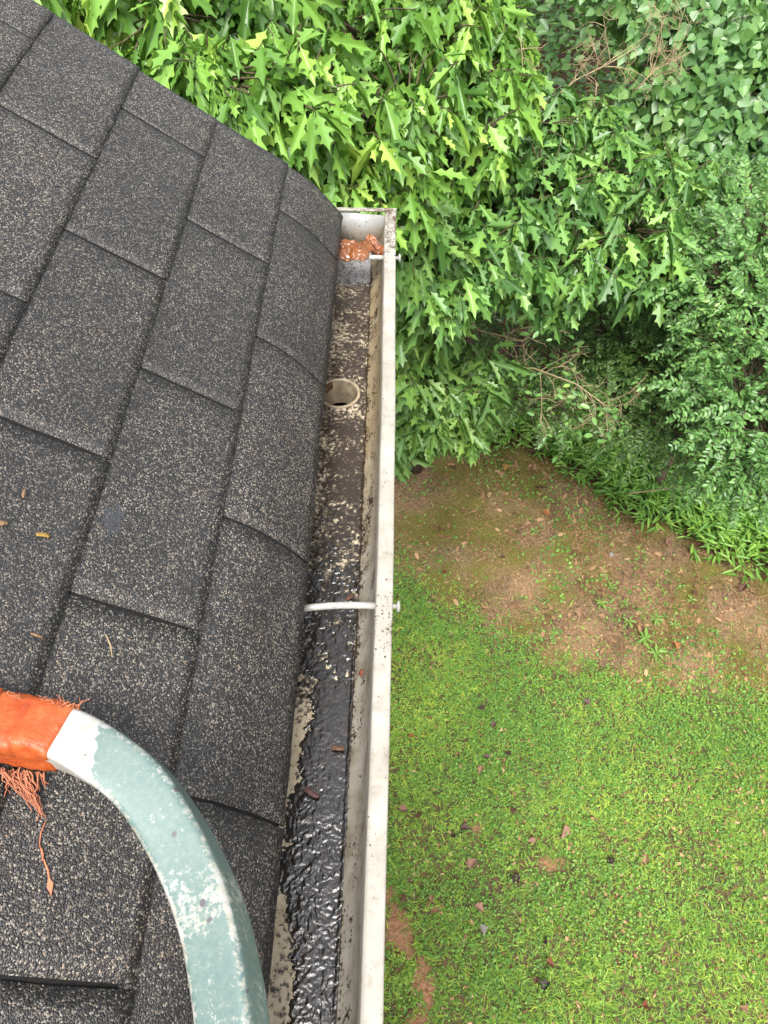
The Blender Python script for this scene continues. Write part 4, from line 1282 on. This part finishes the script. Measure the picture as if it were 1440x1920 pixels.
tag(stand, 'curved teal ladder arm with worn paint and orange taped end resting on the shingles', 'ladder arm')
so_ = np.array(PTS[2])


def catmull(P_, n):
    P_ = np.array(P_); out = []
    for i in range(len(P_) - 1):
        p0 = P_[max(i - 1, 0)]; p1 = P_[i]; p2 = P_[i + 1]; p3 = P_[min(i + 2, len(P_) - 1)]
        for k in range(n):
            t = k / n
            out.append(.5 * ((2 * p1) + (-p0 + p2) * t + (2 * p0 - 5 * p1 + 4 * p2 - p3) * t * t + (-p0 + 3 * p1 - 3 * p2 + p3) * t ** 3))
    out.append(P_[-1]); return np.array(out)


def bar(centre, side, hw, hh, rough=0, rc=.0055, seed=0):
    """rectangular tube with rounded corners along a path; returns V, faces, (i, section angle index)"""
    m = len(centre); sec = []
    for (cx, cy, a0) in ((hw - rc, hh - rc, 0), (-hw + rc, hh - rc, 90), (-hw + rc, -hh + rc, 180), (hw - rc, -hh + rc, 270)):
        for k in range(4):
            a = math.radians(a0 + 30 * k); sec.append((cx + rc * math.cos(a), cy + rc * math.sin(a)))
    full = []
    for i in range(len(sec)):
        a = np.array(sec[i]); b = np.array(sec[(i + 1) % len(sec)]); nn = 7 if np.linalg.norm(b - a) > .006 else 1
        for k in range(nn): full.append(a + (b - a) * k / nn)
    n = len(full); V = []
    for i in range(m):
        t = centre[min(i + 1, m - 1)] - centre[max(i - 1, 0)]; t /= np.linalg.norm(t)
        s = side[i] - t * (side[i] @ t); s /= np.linalg.norm(s); u = np.cross(s, t)
        if u[2] < 0: u = -u
        for k, (a, b) in enumerate(full):
            g = 1.0
            if rough: g = 1 + rough * (fbm(np.array(i * .42), np.array(k * .40), seed, 3) - .5)
            V.append(centre[i] + s * a * g + u * b * g)
    F = [(i * n + k, i * n + (k + 1) % n, (i + 1) * n + (k + 1) % n, (i + 1) * n + k) for i in range(m - 1) for k in range(n)]
    F += [tuple(range(n - 1, -1, -1)), tuple((m - 1) * n + k for k in range(n))]
    return np.array(V), F, full


cen = catmull(PTS, 8); sid = catmull(SIDE, 8)
HW, HH = .0207, .0165
Vb, Fb, full = bar(cen, sid, HW, HH)
mb = MB(); mb.add(Vb - so_, Fb)
arm = mb.build('bar', M_TEAL, stand, True)
at = arm.data.attributes.new('wear', 'FLOAT', 'POINT')
nsec = len(full); wear = np.zeros(len(Vb))
i_tape = 3 * 8 + 2                                          # where the bare metal starts beyond the tape
for i in range(len(cen)):
    for k, (a, b) in enumerate(full):
        w = 0.0
        corner = (abs(abs(a) - HW) < .0045) and (abs(abs(b) - HH) < .0045)
        if corner and b > 0: w += .30 if a < 0 else .20
        dmid = i - i_tape - (2.2 * (a / HW) * -1)
        if dmid < 5.5: w += .55
        w += .22 * math.exp(-((i - 62) / 6) ** 2) + .10 * math.exp(-((i - 80) / 5) ** 2)
        wear[i * nsec + k] = w
at.data.foreach_set('value', wear.astype(np.float32))

# tape: several overlapping turns, slightly uneven
tp = MB(); 
segs = [(0, 14), (10, 20), (15, i_tape - 1)]
for j, (a, b) in enumerate(segs):
    Vt, Ft, _ = bar(cen[a:b + 1], sid[a:b + 1], HW + .0016 + .0005 * (2 - j), HH + .0014 + .0005 * (2 - j), .26, .006, 200 + j)
    tp.add(Vt - so_, Ft)
tape = tp.build('tape_wrap', M_TAPE, stand, True)
# frayed strips hanging from the tape, and fuzz along its upper edge
fr = MB()


def ribbon(pts, ws):
    vs = []; fs = []
    for p, w in zip(pts, ws):
        o_ = rng.normal(0, 1, 3); o_ /= np.linalg.norm(o_)
        o_ = np.array([.9, .3, .2]) + o_ * .5
        vs += [np.array(p) - o_ * w, np.array(p) + o_ * w]
    for i in range(len(pts) - 1): fs.append((2 * i, 2 * i + 1, 2 * i + 3, 2 * i + 2))
    fr.add(vs, fs)


def rp(px, py, d): return P(px, py, d) - so_


def orf(px, py, h=.004): return on_roof(px, py, h) - so_


for q in range(48):
    ex = 82 + rng.normal(0, 8); stray = rng.uniform() < .35; ex = rng.uniform(0, 90) if stray else ex
    px0 = rng.uniform(-5, 60); pts = []; n = 10; end = rng.uniform(.3, 1.0) * (.5 if stray else 1); r0 = rng.uniform(.0003, .0008); wv = rng.uniform(0, 6.28)
    h0 = rng.uniform(.005, .012)
    for t in np.linspace(0, 1, n):
        tt = t * end
        pts.append(orf(px0 + (ex - px0) * tt ** .9 + 5 * math.sin(wv + tt * 7) + rng.normal(0, 2.2), 1446 + 96 * tt + rng.normal(0, 2.4), h0 * (1 - tt) + .004 + rng.uniform(0, .0015)))
    fr.tube(pts, [r0 * (1 - .55 * t) for t in np.linspace(0, 1, n)], 5, cap=False)
for q in range(16):
    px0 = rng.uniform(-10, 100); a = orf(px0, 1446 + .10 * px0 - 6, .012); b = orf(px0 + rng.normal(6, 9), 1462 + .1 * px0 + rng.uniform(0, 22) * (px0 < 80), .006)
    fr.tube([a, (a + b) / 2 + rng.normal(0, .001, 3), b], [.0009, .0008, .0004], 4, cap=False)
thread = [orf(*p) for p in ((86, 1540, .004), (77, 1560, .003), (74, 1582, .003), (80, 1606, .003), (90, 1632, .003), (94, 1656, .003), (96, 1680, .003))]
fr.tube(thread, [.0007, .0006, .0006, .0006, .0008, .0009, .0004], 5)
ribbon([orf(78, 1590), orf(80, 1602), orf(79, 1614)], [.0004, .0018, .0004])
ribbon([orf(91, 1645), orf(94, 1660), orf(96, 1678)], [.0004, .0022, .0003])
for _ in range(14):
    px = rng.uniform(0, 150); py = 1306 + .10 * px + rng.normal(0, 2.5) + (px > 110) * 4
    s = rp(px, py, .60); e = s + np.array([rng.normal(0, .004), rng.uniform(.0, .005), rng.uniform(.001, .005)])
    fr.tube([s, (s + e) / 2 + rng.normal(0, .0012, 3), e], [.0005, .0004, .0002], 3, cap=False)
for _ in range(26):
    px = rng.uniform(95, 148); py = 1318 + .16 * (px - 90) + rng.normal(0, 3)
    s = rp(px, py, .603); e = s + rng.normal(0, .0035, 3)
    fr.tube([s, (s + e) / 2 + rng.normal(0, .002, 3), e], [.0005, .0005, .0003], 3, cap=False)
tag(fr.build('frayed_strands', M_FRAY, tape, True), kind='stuff')
